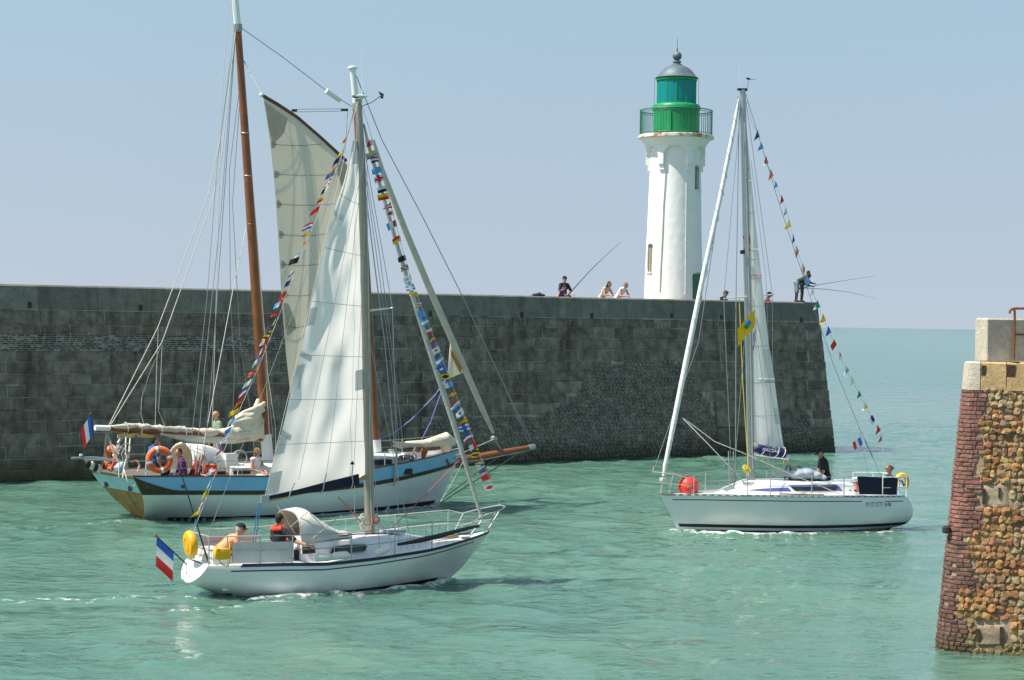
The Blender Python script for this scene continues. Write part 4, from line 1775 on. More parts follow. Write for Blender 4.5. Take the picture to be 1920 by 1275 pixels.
def bunting(boat, name, label, line_pts, flags, v=0.0, seed=0, size=(.19, .26), flydir=(-.8, 0, -.45), tri=.0, spread=.25, longer=1.0):
    """a dressing line with its flags; the line is the thing, each flag a part of it"""
    o = boat.W(boat.L(line_pts[0][0], line_pts[0][1], v))
    root = empty(name, o, boat.a, label, 'signal flags', 'strings of signal flags dressing the boats')
    oL = boat.loc(o)
    pts = [boat.L(p[0], p[1], v) - oL for p in line_pts]
    MB().tube(pts, .006, 5).build('line', ROPEW, root)
    r = random.Random(seed)
    ys = [p[1] for p in line_pts]
    for i, (px, py, pat) in enumerate(flags):
        # hoist lies along the line beside the flag
        if ys[0] < ys[-1]:
            xl = np.interp(py, ys, [p[0] for p in line_pts])
            xl2 = np.interp(py + 11, ys, [p[0] for p in line_pts])
        else:
            xl = np.interp(py, ys[::-1], [p[0] for p in line_pts][::-1])
            xl2 = np.interp(py + 11, ys[::-1], [p[0] for p in line_pts][::-1])
        a = boat.L(xl, py - 7, v) - oL
        d = boat.L(xl2, py + 4, v) - boat.L(xl, py - 7, v)
        h = r.uniform(*size)
        B = a + d.normalized() * h
        c = boat.L(px, py, v) - oL
        fd = Vector(flydir) + Vector((r.uniform(-.2, .2), r.uniform(-spread, spread), r.uniform(-.2, .2)))
        fly = fd.normalized() * h * r.uniform(1.05, 1.35) * longer
        flag_mesh(a, B, fly, pat, (.2, 1, .2), seed * 100 + i, r.random() < tri, parent=root)
    return root


def ensign(name, label, W0, W1, hoist, fly, nrm, group, bands='bwr', seed=1, pole=BLACK, rp=.014, at=0.0, wave=.12):
    """national flag on a staff from W0 (foot) to W1 (truck)"""
    W0, W1 = Vector(W0), Vector(W1)
    root = empty(name, W0, 0, label, 'flag', group)
    MB().tube([(0, 0, 0), W1 - W0], [rp, rp * .7], 8).build('staff', pole, root)
    MB().ball(W1 - W0, rp * 2.2, 8, 6).build('truck', WOOD, root)
    d = (W1 - W0).normalized()
    A = (W1 - W0) - d * (.03 + at)
    flag_mesh(A, A - d * hoist, fly, bands, nrm, seed, n=9, name='flag_cloth', parent=root, wave=wave)
    return root


# ================================================================ boat one: the near sloop
def build_sloop():
    b = Boat('white_sloop', on_z(835, 1092), 29, 'nearest white sloop with white mainsail set and beige spray hood')
    R = b.root
    H = Hull([(-.5, -5.71), (.33, -5.71), (.67, -5.5), (1.1, -5.3)],
             [(-.6, -.65), (0, -.02), (.286, .375), (1.05, 1.05), (1.2, 1.15)],
             [(0, .67), (.25, .675), (.37, .66), (.52, .715), (.75, .82), (.95, .97), (1, 1.03)],
             [(0, .28), (.1, .04), (.2, -.15), (.4, -.42), (.55, -.48), (.8, -.42), (1, -.4)],
             [(0, .62), (.08, .76), (.15, .86), (.3, 1.06), (.42, 1.14), (.55, 1.13), (.7, .97), (.82, .69), (.92, .33), (.97, .13), (1, .02)],
             [(0, 2.0, .55), (.3, 2.3, .6), (.6, 2.0, .65), (.85, 1.5, .8), (1, 1.2, .9)])
    sheer = H.sheer
    H.shell('hull', WHULL, R)
    H.transom('transom', WHITE, R)
    H.ribbon('antifouling', ANTIF, R, .12, .93, lambda t: .075 + .12 * max(0, t - .4), lambda t: -.3, .004)
    H.ribbon('toe_rail', NAVYP, R, .1, .995, lambda t: sheer(t) + .03, lambda t: sheer(t) - .035, .012)
    H.ribbon('cove_stripe', NAVYP, R, .08, .95, lambda t: sheer(t) - .10, lambda t: sheer(t) - .125, .004)
    H.deck('deck', WHITE, R, 0, .99, hole=(.06, .31, .5, .15))
    # transom fittings
    q = b.L(362, 1084, -.05)
    MB().lathe([(.012, 0), (.03, .01), (.03, .05)], 10).build('outlet', BLACK, R, loc=q + V3(-.05, 0, 0))
    b.line('boarding_strap', [(350, 1060, .2), (349, 1070, .2), (350, 1087, .15)], .008, WIRE)
    # cabin trunk
    def trunk(name, mat, secs, parent=R):
        rings = []
        for u, wb, wt, zb_, zt_ in secs:
            rings.append([V3(u, -wb, zb_), V3(u, -wt, zt_ - .04), V3(u, -wt * .86, zt_), V3(u, 0, zt_ + .035), V3(u, wt * .86, zt_), V3(u, wt, zt_ - .04), V3(u, wb, zb_)])
        return recalc(MB().loft(rings).build(name, mat, parent, 30))
    cz = lambda u: sheer((u + 5.5) / 6.5) - .03
    trunk('cabin_trunk', WHITE, [(-3.55, .70, .62, cz(-3.5), 1.07), (-3.0, .72, .62, cz(-3), 1.08), (-2.2, .70, .58, cz(-2.2), 1.09), (-1.5, .60, .46, cz(-1.5), 1.07),
                                 (-.9, .46, .33, cz(-.9), 1.02), (-.35, .30, .18, cz(-.35), .92), (-.2, .24, .12, cz(-.2), .86)])
    win = [(623, 1025), (652, 1021.5), (684, 1020), (688, 1024), (686, 1032), (680, 1035), (650, 1038), (621, 1041), (619, 1036)]
    w = b.plate('window', win, GLASSD, -.705, .03)
    fr = b.px(win + [win[0]], -.71)
    MB().tube(fr, .012, 6).build('frame', ALU, w)
    b.plate('window', [(567, 1026), (590, 1024.5), (592, 1037), (568, 1039)], GLASSD, -.725, .03)
    for u in (-1.25, -2.5):
        MB().box((u, 0, 1.135), (.42, .42, .05)).build('hatch', GREYC, R, 0)
    MB().tube([(-2.9, -.55, 1.13), (-2.3, -.55, 1.16), (-1.6, -.45, 1.13)], .014, 6).build('handrail', WOODD, R)
    # spray hood: three hoops under canvas, window panel on the near side
    u0 = b.L(545, 943).x + .12
    hoops = []
    for u, w_, zt_, zb_ in ((u0 - .12, .64, 1.63, 1.0), (u0 + .14, .66, 1.66, 1.04), (u0 + .42, .60, 1.46, 1.06), (u0 + .75, .54, 1.26, 1.08), (u0 + 1.02, .52, 1.14, 1.09)):
        ring = []
        for k in range(15):
            f = math.pi * k / 14
            x = math.cos(f)
            y = math.sin(f) ** .42
            ring.append(V3(u + (-.05 if 0 < k < 14 else 0), -w_ * (abs(x) ** .75) * (1 if x > 0 else -1), zb_ + (zt_ - zb_) * y))
        hoops.append(ring)
    g = MB()
    g.grid(hoops)
    hood = g.build('spray_hood', BEIGE, R, 180)
    so_ = hood.modifiers.new('thick', 'SOLIDIFY')
    so_.thickness = .008
    so_.offset = -1
    for i in (0, 2):
        MB().tube([p for p in hoops[i]], .016, 8).build('hoop', STEEL, hood)
    g = MB()
    g.grid([[p + (V3(0, -.02, .016) if p.y < 0 else V3(0, .02, .016)) for p in r_] for r_ in hoops])
    g.build('outer_cover', M('grey_white_canvas', (.58, .57, .53), .8, var=.08, bump=.2, bs=12), hood, 180)
    cl = M('clear_hood_panel', (.5, .55, .58), .15, var=.05, transl=.5)
    for k0, k1, a, c in ((1, 4, 1, 2), (1, 4, 2, 3)):
        pts = [[hoops[a][k0] .lerp(hoops[c][k0], f).lerp(hoops[a][k1].lerp(hoops[c][k1], f), h) + V3(0, -.04, .024) for h in (.1, .5, .9)] for f in (.12, .5, .88)]
        g = MB()
        g.grid(pts)
        g.build('window_panel', cl, hood, 180)
    for pl in ([(519, 947, -.3), (553, 1000, -.55)], [(577, 960, -.66), (540, 992, -.4)], [(581, 962, -.72), (628, 1012, -.72)], [(586, 1010, -.72), (640, 965, -.6)]):
        b.line('strut', pl, .009, STEEL, parent=hood)
    # mast, boom, spars
    mast = MB().tube(b.px([(693.5, 996), (691, 880), (684, 560), (677, 300), (672, 186)]), [.085, .085, .082, .072, .055], 14, flat=1.25).build('mast', GALV, R)
    MB().tube(b.px([(694, 1000), (693.6, 965)]), .10, 14).build('mast_collar', TAN, mast)
    MB().box(b.L(672, 184) + V3(0, 0, .03), (.22, .12, .05)).build('masthead', BLACK, mast, 0)
    b.line('antenna', [(679, 192), (679, 88)], .006, WHITE, parent=mast)
    b.line('vane_arm', [(676, 200), (697, 192), (715, 179)], .008, BLACK, parent=mast)
    b.plate('wind_vane', [(710, 171), (720, 177), (719, 181), (713, 178)], BLACK, 0, .012, mast)
    MB().ball(b.L(716, 182), .035, 8, 6).build('wind_cups', BLACK, mast)
    MB().lathe([(.02, 0), (.13, .02), (.15, .04), (.05, .07)], 14).build('radar_dome', WHITE, mast, loc=b.L(674, 186) + V3(0, -.05, .02))
    b.line('spreader', [(686, 583, 0), (712, 580, -.28), (737, 577, -.55)], [.03, .022, .016], ALU, parent=mast)
    b.line('spreader', [(686, 583, 0), (676, 584, .28), (668, 585, .55)], [.03, .022, .016], ALU, parent=mast)
    boom = b.line('boom', [(690, 893, 0), (600, 915, -.5), (500, 938, -1.0)], .05, TAN, seg=12)
    MB().box(b.L(496, 936, -1.02), (.16, .1, .16)).build('boom_end', ALU, boom, 0)
    # mainsail with its dark foot and doubled corners
    bul = lambda t, f: -1.0 * f * t ** .9 - .34 * math.sin(math.pi * min(f * 1.0, 1)) * (t ** .6) * (1 - .55 * t) + .06 * math.sin(f * 9 + t * 3) * t * (1 - f) * 1.2
    sl_, rows = b.sail('mainsail', [(670, 262), (674, 340), (679, 480), (684, 640), (687, 780), (687, 893)],
                       [(662, 262), (645, 340), (626, 395), (607, 470), (588, 548), (566, 650), (548, 720), (533, 790), (516, 850), (498, 934)],
                       SAILW, bul, 60, 24, .07)
    for t in (.17, .32, .47, .62, .745, .87):
        pts = []
        n, m = len(rows) - 1, len(rows[0]) - 1
        for j in range(m + 1):
            tt = t + .045 * (1 - j / m) - .02
            x = tt * n
            i = min(int(x), n - 1)
            pts.append(rows[i][j].lerp(rows[i + 1][j], x - i) + V3(0, -.008, 0))
        MB().tube(pts, .0045, 5).build('seam', SEAM, sl_)

    def patch(t0, t1, f0, f1, name, mat):
        n, m = len(rows) - 1, len(rows[0]) - 1

        def P_(t, f):
            x, y = t * n, f * m
            i, j = min(int(x), n - 1), min(int(y), m - 1)
            a = rows[i][j].lerp(rows[i + 1][j], x - i)
            c = rows[i][j + 1].lerp(rows[i + 1][j + 1], x - i)
            return a.lerp(c, y - j)
        g = MB()
        g.grid([[P_(t0[0] + (t1[0] - t0[0]) * a / 6 + ((t0[1] + (t1[1] - t0[1]) * a / 6) - (t0[0] + (t1[0] - t0[0]) * a / 6)) * c / 6, f0 + (f1 - f0) * c / 6) + V3(0, -.010, 0) for c in range(7)] for a in range(7)])
        return g.build(name, mat, sl_, 180)
    for t, f0 in ((.205, .6), (.6, .8), (.82, .86)):
        patch((t + .012, t - .012), (t + .028, t + .004), f0, 1, 'batten_pocket', SAILP)
    patch((.0, .0), (.07, .07), 0, 1, 'head_patch', SAILP)
    patch((.93, .93), (.99, .99), .88, 1, 'clew_patch', SAILP)
    patch((.63, .63), (.7, .7), .88, 1, 'reef_patch', SAILP)
    patch((.83, .83), (.88, .88), .9, 1, 'reef_patch', SAILP)
    patch((.47, .47), (.52, .52), .86, 1, 'reef_patch', SAILP)
    patch((.68, .68), (.74, .74), 0, .14, 'reef_patch', SAILP)
    ft = b.plate('foot_cover', [(501, 931, -1.06), (560, 918, -.86), (620, 902, -.55), (673, 889, -.25), (674, 909, -.25), (600, 921, -.62), (506, 936, -1.04)], NAVY, 0, .05, sl_)
    for pl in ([(662, 868, -.42), (660, 890, -.40), (662, 905, -.38), (658, 918, -.34)], [(612, 888, -.82), (608, 905, -.74), (606, 918, -.70), (600, 926, -.66)], [(553, 905, -1.1), (545, 922, -1.05), (541, 936, -.95)]):
        b.line('tie', pl, .012, GREYC, parent=sl_)
    b.plate('maker_mark', [(656, 871), (666, 871), (661, 864)], BLACK, -.46, .01, sl_)
    for pl in ([(690, 260), (560, 900)], [(686, 260), (624, 800), (612, 890)], [(684, 420), (664, 870)]):
        b.line('lazy_line', [(p[0], p[1], -1.1) for p in pl], .0045, WIRE)
    # furled headsail and standing rigging
    b.line('furled_jib', [(682, 232), (690, 268), (745, 462), (800, 640), (850, 792), (882, 900), (900, 962)], [.02, .035, .045, .055, .06, .045, .028], FURLG, seg=10)
    MB().lathe([(.03, 0), (.06, .02), (.06, .06), (.03, .09)], 12).build('furler_drum', STEEL, R, loc=b.L(903, 972))
    for nm, pl, rr, mt in (
            ('shroud', [(680, 262, 0), (736, 578, -.55), (748, 1020, -.98)], .007, WIRE),
            ('shroud', [(683, 590, 0), (712, 1030, -.98)], .007, WIRE),
            ('shroud', [(676, 262, 0), (668, 586, .55), (664, 1000, .98)], .007, WIRE),
            ('shroud', [(685, 600, 0), (770, 1010, -.85)], .006, WIRE),
            ('backstay', [(670, 190, 0), (560, 560, 0), (372, 1050, 0)], .006, WIRE),
            ('topping_lift', [(669, 195, -.05), (497, 930, -1.0)], .005, ROPEW),
            ('mainsheet', [(486, 942, -1.0), (480, 975, -.6), (475, 1016, -.1)], .012, ROPEB),
            ('mainsheet', [(489, 942, -1.0), (484, 980, -.6), (479, 1017, -.1)], .012, ROPEB),
            ('vang', [(634, 932, -.4), (662, 962, -.2), (685, 990, 0)], .012, ROPER),
            ('sheet', [(862, 862, -.02), (800, 925, -.2), (735, 990, -.5)], .008, ROPER),
            ('sheet', [(868, 866, .02), (848, 905, .1), (826, 940, .3)], .007, ROPEW),
            ('halyard', [(688, 300, -.08), (694, 900, -.1), (697, 985, -.1)], .006, ROPEW),
            ('halyard', [(692, 960, .06), (720, 990, .3), (745, 1004, .4)], .006, ROPER)):
        b.line(nm, pl, rr, mt)
    # coils of rope at the mast foot
    r = random.Random(4)
    for i in range(5):
        c = b.L(683 + r.uniform(-4, 5), 970 + i * 5, -.12)
        MB().torus(c, .085 + r.uniform(-.02, .02), .014, (r.uniform(-.3, .3), 1, r.uniform(-.3, .3)), 18, 6).build('rope_coil', ROPEW, R)
    MB().torus(b.L(705, 975, -.12), .07, .018, (.2, 1, 0), 18, 6).build('rope_coil', ROPER, R)
    # stanchions, lifelines, pulpit, pushpit
    def sp(px, sd):
        u = b.L(px, 1030, sd * .9).x
        t = (u + 5.5) / 6.5
        return H.pt(t, sheer(t), sd, -.06)
    tops = {}
    for sd in (-1, 1):
        for px in (553, 662, 745, 822):
            q = sp(px, sd)
            tp = q + V3(0, 0, .56)
            MB().tube([q, tp], .013, 8).build('stanchion', STEEL, R)
            tops.setdefault(sd, []).append(tp)
    pul = empty('pulpit', (0, 0, 0))
    pul.parent = R
    pa, pb = b.L(937, 957, 0), b.L(869, 963, .42)
    for pl in ([(869, 962, .32), (845, 1011, .30)], [(913, 964, -.22), (876, 1011, -.30)], [(937, 957, .06), (912, 998, .02)], [(930, 960, -.08), (908, 1000, -.05)]):
        b.line('post', pl, .015, STEEL, parent=pul, seg=8)
    b.line('rail', [(869, 962, .32), (905, 953, .22), (938, 947, .08), (947, 950, -.02), (940, 956, -.12), (913, 965, -.22), (886, 978, -.30)], .015, STEEL, parent=pul, seg=8)
    b.line('rail', [(855, 987, .31), (900, 976, .2), (925, 975, .0), (915, 985, -.12), (893, 990, -.26)], .012, STEEL, parent=pul, seg=8)
    for sd in (-1, 1):
        tp = tops[sd]
        end = b.L(888, 977, -.30) if sd < 0 else b.L(869, 963, .32)
        aft = H.pt(.07, .67, sd, -.06) + V3(0, 0, .56)
        for dz in (0, -.28):
            MB().tube([p + V3(0, 0, dz) for p in [aft] + tp + [end]], .008, 6).build('lifeline', ROPEW if sd > 0 else WIRE, R)
    psh = empty('pushpit', (0, 0, 0))
    psh.parent = R
    pp = []
    for sd, t in ((-1, .16), (-1, .06), (-1, .005), (1, .005), (1, .06), (1, .16)):
        q = H.pt(t, .67, sd, -.06)
        MB().tube([q, q + V3(0, 0, .56)], .014, 8).build('post', STEEL, psh)
        pp.append(q + V3(0, 0, .56))
    MB().tube(pp, .014, 8).build('rail', STEEL, psh)
    MB().tube([p - V3(0, 0, .27) for p in pp], .011, 8).build('rail', STEEL, psh)
    # weather cloths laced to the lifelines
    for sd, t0, t1, mt in ((-1, .075, .262, CLOTHG), (1, .05, .27, CLOTHP)):
        g = MB()
        rows_ = []
        for i in range(15):
            t = t0 + (t1 - t0) * i / 14
            q = H.pt(t, .675, sd, -.055)
            rows_.append([q + V3(0, sd * .012 * math.sin(i * 1.3 + k * .8), .03 + .41 * k / 5) for k in range(6)])
        g.grid(rows_)
        g.build('weather_cloth', mt, R, 180)
    # stern lockers, instrument panel, winches, tiller
    MB().box((-5.18, 0, .78), (.36, 1.0, .3)).build('stern_locker', WHITE, R, 0)
    MB().box((-3.72, -.42, .95), (.06, .3, .42)).build('bulkhead_panel', WHITE, R, 0)
    MB().lathe([(.055, 0), (.055, .02)], 14).build('compass', BLACK, R, loc=(-3.77, -.38, 1.0)).rotation_euler = (0, -math.pi / 2, 0)
    for v in (-.62, .62):
        MB().lathe([(.07, 0), (.06, .03), (.045, .07), (.06, .12), (.05, .14)], 14).build('winch', STEEL, R, loc=(-4.1, v, .72))
    # dark sausage of sailcloth lashed along the lifelines forward, guard netting
    b.line('sail_bag', [(746, 1021, -1.0), (790, 1013, -.92), (830, 1003, -.78), (868, 993, -.5), (897, 986, -.26)], [.03, .05, .05, .042, .03], BLACK, seg=8)
    net = MB()
    sA = [tops[-1][2], tops[-1][3], b.L(888, 977, -.30)]
    for k in range(13):
        f = k / 12
        p = sA[0].lerp(sA[1], f * 2) if f < .5 else sA[1].lerp(sA[2], f * 2 - 1)
        net.tube([p, p + V3(0, 0, -.5)], .0035, 4)
    tag(net.build('guard_net', WIRE, R, 0), kind='stuff')
    MB().box((-.05, -.1, .97), (.55, .10, .05), Matrix.Rotation(-.05, 3, 'Y')).build('boathook', TAN, R, 0)
    for sd in (-1, 1):
        MB().box(H.pt(.9, sheer(.9), sd, -.12) + V3(0, 0, .03), (.2, .05, .04)).build('cleat', STEEL, R, 0)
    b.line('whip_pole', [(334, 868, -.3), (362, 960, -.35), (384, 1033, -.38), (393, 1058, -.40)], [.009, .013, .016, .02], BLACK)
    # things aboard
    fw = lambda px, py, v: b.W(b.L(px, py, v))
    for px, py, v, tl, lab in ((604, 1045, -1.06, -2, 'white fender lying furthest aft on the nearest sloop side deck'),
                               (638, 1041.5, -1.06, 3, 'middle white fender lying below the cabin window of the nearest sloop'),
                               (717, 1032, -.98, 24, 'white fender tilted up, furthest forward on the nearest sloop')):
        o = empty('fender', fw(px, py, v), b.a, lab, 'fender', 'white fenders on the near sloop')
        g = MB()
        pr = [(-.19, .015), (-.185, .03), (-.17, .055), (-.14, .072), (-.1, .078), (.1, .078), (.14, .072), (.17, .055), (.185, .03), (.19, .015)]
        rt = Matrix.Rotation(math.radians(-tl), 3, 'Y')
        g.tube([rt @ V3(p[0], 0, 0) for p in pr], [p[1] for p in pr], 14)
        g.build('fender_body', FENDW, o)
        MB().tube([rt @ V3(.19, 0, 0), rt @ V3(.25, 0, .02), rt @ V3(.27, .02, .25)], .007, 6).build('lanyard', ROPEW, o)
    c = fw(357, 1020, -.05)
    o = empty('lifebuoy', c, b.a, 'round yellow covered lifebuoy hung on the stern rail of the nearest sloop', 'lifebuoy')
    ax = Matrix.Rotation(math.radians(38), 3, 'Z') @ V3(1, 0, 0)
    g = MB()
    prof = [(.0, .085), (.17, .085), (.235, .07), (.265, .03), (.265, -.03), (.235, -.07), (.17, -.085), (.0, -.085)]
    zr = V3(1, 0, .1).to_track_quat('Z', 'Y').to_matrix()
    g.lathe([(max(p[0], .002), p[1]) for p in prof], 30)
    g.v = [tuple(zr @ Vector(v)) for v in g.v]
    recalc(g.build('cover', YELW, o, 40))
    MB().torus((-.075, 0, -.008), .12, .018, V3(1, 0, .1), 24, 8).build('rim', M('dark_yellow_seam', (.55, .24, .005), .6), o)
    MB().tube([zr @ V3(.0, -.27, .03), zr @ V3(.0, -.28, -.03)], .02, 8).build('strap', ROPEW, o)
    c = fw(416, 1038, -.92)
    o = empty('throw_bag', c, b.a, 'yellow sling bag with straps hung on the nearest sloop stern rail', 'bag')
    g = MB()
    g.loft([[V3(sx * .15 * k, sy * .06 * k, z) for sx, sy in ((-1, -1), (-.4, -1.4), (.4, -1.4), (1, -1), (1, 1), (-1, 1))] for z, k in ((-.11, .75), (-.06, 1), (.05, 1.02), (.1, .8))])
    recalc(g.build('bag', YELW, o, 50))
    for x in (-.13, .13):
        MB().tube([V3(x, -.07, .08), V3(x * 1.05, -.05, .2)], .018, 6, flat=.5).build('strap', YELW, o)
    MB().tube([V3(-.1, -.07, -.1), V3(-.02, -.07, -.2), V3(.1, -.07, -.26), V3(.14, -.07, -.1), V3(.15, -.06, .1)], .013, 6).build('strap', YELW, o)
    # crew
    o = fw(408, 1043, .0)
    person('person in peach shirt and black cap bending forward on the nearest sloop', 'crew of the near sloop', o, 20, 'sit', 50, 0, yaw=-15, nod=-10,
           arms=((V3(.46, .26, .22), V3(.62, .2, .08)), (V3(.42, -.24, .16), V3(.58, -.2, .0))), shirt=fab('peach', (.86, .36, .18)), sleeve=.8, pants=fab('khaki', (.36, .30, .22)),
           hair=HAIRG, cap=fab('black', (.015, .015, .018)), glasses=True, S=.92)
    o = fw(521, 1046, -.42)
    person('person in black top and red life vest in the nearest sloop cockpit', 'crew of the near sloop', o, 42, 'sit', 2, 0, yaw=8,
           arms=((V3(.1, .34, .33), V3(.3, .40, .2)), (V3(.14, -.42, .36), V3(.30, -.66, .29))), shirt=fab('black_jersey', (.02, .02, .024)), sleeve=.85, pants=fab('navy', (.02, .025, .05)),
           vest=fab('red_vest', (.75, .06, .03)), S=.98)
    return b, H


def sloop_flags(b):
    aft = """638,264,rw 639,285,y 634,299,n 632,318,-ryk 625,326,b 616,341,+rw 610,353,wk 609,372,-yr 598,393,r 588,423,-rwb 579,438,yr 574,452,-yor 562,472,#wb 558,488,k
551,509,-wyb 545,530,n 536,551,r 524,567,rwl 520,587,r 512,604,-yby 506,626,/yk 500,641,rw 493,656,rwb 485,675,lw 478,698,/or 472,716,w 462,734,-bwr 454,752,-ro 447,771,y 441,788,lw
433,806,b 427,822,#wl 419,843,-brw 410,861,-yl 403,882,+rw 396,902,lw 387,922,y 380,943,+rw 374,961,y 368,979,#lw"""
    fore = """687,267,wr 695,286,-yl 695,300,-rwk 701,318,l 706,334,+wr 709,355,-wk 714,368,-yr 719,386,-rwr 725,400,.wr 727,419,rwl 746,448,-ry 754,485,k 760,502,/yb 766,520,#wl 771,539,+lw
785,553,y 789,571,/rw 794,587,l 800,603,-lwl 806,622,-wr 812,639,-yrb 818,655,#wr 823,673,-lwl 829,690,#bw 833,706,.yk 842,721,lw 845,739,+ry 853,754,-rwl 857,771,#wb 864,786,/yo
872,801,+wb 878,818,-bwr 882,834,rw 889,847,/yk 896,866,/yb 904,881,-br 911,895,r 916,912,.wr"""
    P = lambda t: [(int(a), int(c), p) for a, c, p in (x.split(',') for x in t.split())]
    bunting(b, 'signal_flag_string', 'string of signal flags from the nearest sloop stern up to its masthead',
            [(672, 190), (650, 262), (637, 305), (615, 358), (582, 437), (550, 520), (520, 600), (484, 690), (452, 762), (420, 845), (394, 915), (372, 972), (358, 1012)],
            P(aft), -1.15, 3, (.115, .14), (-.85, -.25, -.45), .3, .5, 1.2)
    bunting(b, 'signal_flag_string', 'string of signal flags from the nearest sloop masthead down to its bow',
            [(676, 190), (692, 240), (714, 320), (742, 420), (772, 530), (800, 600), (826, 665), (846, 718), (868, 775), (892, 836), (924, 912), (940, 948)],
            P(fore), -.06, 4, (.11, .135), (-1, -.1, -.3), .1, .3, 1.45)
    w0, w1 = b.W(b.L(351, 1059, .15)), b.W(b.L(292, 1004, .3))
    ensign('ensign', 'tricolour ensign on a raked black staff at the nearest sloop stern', w0, w1, .46, V3(-.02, .04, -.52), (.2, -1, .1), 'national ensigns on the boats', 'bwr', 5, wave=.08)


# ================================================================ boat two: the blue and white ketch
def build_ketch():
    b = Boat('blue_ketch', on_z(822, 946), 36, 'blue and white wooden ketch with brown stern, varnished masts and a cream sail')
    R = b.root
    H = Hull([(-.6, -9.35), (0, -9.72), (.8, -10.26), (1.27, -10.58), (2, -10.9)],
             [(-.8, -.5), (0, 0), (1.18, .6), (1.66, .78), (2, .9)],
             [(0, 1.275), (.14, 1.24), (.355, 1.175), (.5, 1.2), (.66, 1.29), (.78, 1.41), (.945, 1.6), (1, 1.67)],
             [(0, -.12), (.1, -.35), (.3, -.8), (.8, -.8), (1, -.6)],
             [(0, 1.3), (.06, 1.42), (.15, 1.48), (.28, 1.64), (.45, 1.7), (.62, 1.58), (.75, 1.32), (.86, .92), (.94, .5), (.98, .22), (1, .05)],
             [(0, 2.4, 1.25), (.08, 2.2, 1.0), (.2, 2.4, .75), (.5, 2.6, .62), (.75, 2.0, .7), (1, 1.4, .8)])
    sheer = H.sheer
    H.shell('hull', WHULL, R)
    H.transom('transom', TIMB, R, None, None, .006)
    H.transom('transom_panel', PALEB, R, 1.2, .82, .016)
    cut = lambda t: sheer(t) - min(.385, max(0, .30 * ((t - .003) / .10)) ** .7 if t > .003 else 0)
    H.ribbon('bulwark', SKYB, R, .004, .985, lambda t: sheer(t) + .0, lambda t: cut(t), .012)
    H.ribbon('rubbing_strake', BROWNP, R, .0, .985, lambda t: cut(t) - .001, lambda t: sheer(t) - .50, .03)
    H.ribbon('cap_rail', WOODD, R, 0, .99, lambda t: sheer(t) + .035, lambda t: sheer(t) - .004, .03)
    H.ribbon('antifouling', ANTIF, R, .06, .97, lambda t: .07 + .09 * t, lambda t: -.35, .005)
    H.deck('deck', M('teak_deck', (.34, .25, .16), .8, var=.2, vs=8), R, .01, .97, .22, .06)
    # scupper and hawse marks
    for t, z in ((.11, .98), (.02, 1.0)):
        q = H.pt(t, z, -1, .02)
        MB().lathe([(.05, 0), (.05, .03), (.03, .03)], 12).build('hawse_pipe', WOODD, R, loc=q).rotation_euler = (math.pi / 2, 0, 0)
    for v in (-.75, .75):
        q = H.pt(0, .92, 1)
        MB().lathe([(.09, 0), (.09, .03), (.05, .03)], 12).build('stern_port', NAVYP, R, loc=(interp(.92, H.us) - .03, v, .92)).rotation_euler = (0, -math.pi / 2, 0)
    # deck houses
    def house(name, mat, u0, u1, w, z0, z1, slope=.1, parent=R):
        rings = []
        for u, k in ((u0, 1), (u0 + .02, 1), (u1 - .02, 1), (u1, 1)):
            rings.append([V3(u, -w, z0), V3(u, -w * .92, z1 - .05), V3(u, -w * .8, z1), V3(u, 0, z1 + .06), V3(u, w * .8, z1), V3(u, w * .92, z1 - .05), V3(u, w, z0)])
        return recalc(MB().loft(rings).build(name, mat, parent, 25))
    house('coachroof', CREAM, -7.4, -4.9, .95, 1.0, 1.42)
    house('coachroof', CREAM, -3.4, -1.3, .8, 1.1, 1.56)
    for px in (415, 445, 462):
        u = b.L(px, 882, -.95).x
        MB().box((u, -.96, 1.26), (.24, .03, .1)).build('porthole', GLASSD, R, 0)
    # white inflated shelter over the companionway: a half dome open aft
    u0, u1 = b.L(338, 860).x, b.L(425, 870).x
    rings = []
    for k in range(9):
        f = k / 8
        u = u0 + (u1 - u0) * f
        hh = 1.0 * math.sqrt(max(1 - (f * .98) ** 2.2, .02))
        rings.append([V3(u + .1 * math.sin(math.pi * j / 12), -.8 * math.cos(math.pi * j / 12) * (1 - .35 * f), 1.28 + hh * .75 * math.sin(math.pi * j / 12) ** .7) for j in range(13)])
    g = MB()
    g.grid(rings)
    sh = g.build('deck_shelter', OFFW, R, 180)
    so_ = sh.modifiers.new('thick', 'SOLIDIFY')
    so_.thickness = .02
    MB().tube(rings[0], .04, 8).build('hoop', CREAM, sh)
    g = MB()
    g.grid([[p + V3(.0, -.02, .02) for p in r_[1:5]] for r_ in rings[2:6]])
    g.build('window_panel', M('clear_vinyl', (.45, .45, .48), .12, var=.05), sh, 180)
    MB().box((b.L(430, 880, -.5).x, -.5, 1.5), (.36, .3, .5)).build('locker', WHITE, R, 0)
    MB().torus((b.L(448, 873, -.6).x, -.62, 1.62), .22, .018, (.1, 1, .1), 20, 6).build('hose_coil', GREYC, R)
    # masts: varnished, white at the foot and head
    mm = {}
    for key, bot, mid0, mid1, top, r0 in (('mizzen', (505, 885), (498, 814), (446, 52), (437, -40), .145), ('main', (708, 870), (704, 824), (668, 200), (661, 130), .14)):
        P0, P1, P2, P3 = [b.L(*p) for p in (bot, mid0, mid1, top)]
        m = MB().tube([P1, P1.lerp(P2, .5), P2], [r0, r0 * .92, r0 * .66], 16).build('mast', WOOD, R)
        MB().tube([P0 - V3(0, 0, .3), P0, P1], r0 * 1.12, 16).build('mast_coat', WHITE, m)
        MB().tube([P2, P3], [r0 * .7, r0 * .62], 14).build('mast_head', WHITE, m)
        MB().lathe([(r0 * .8, -.12), (r0 * .86, 0), (r0 * .8, .1)], 14).build('band', GALV, m, loc=P2)
        mm[key] = m
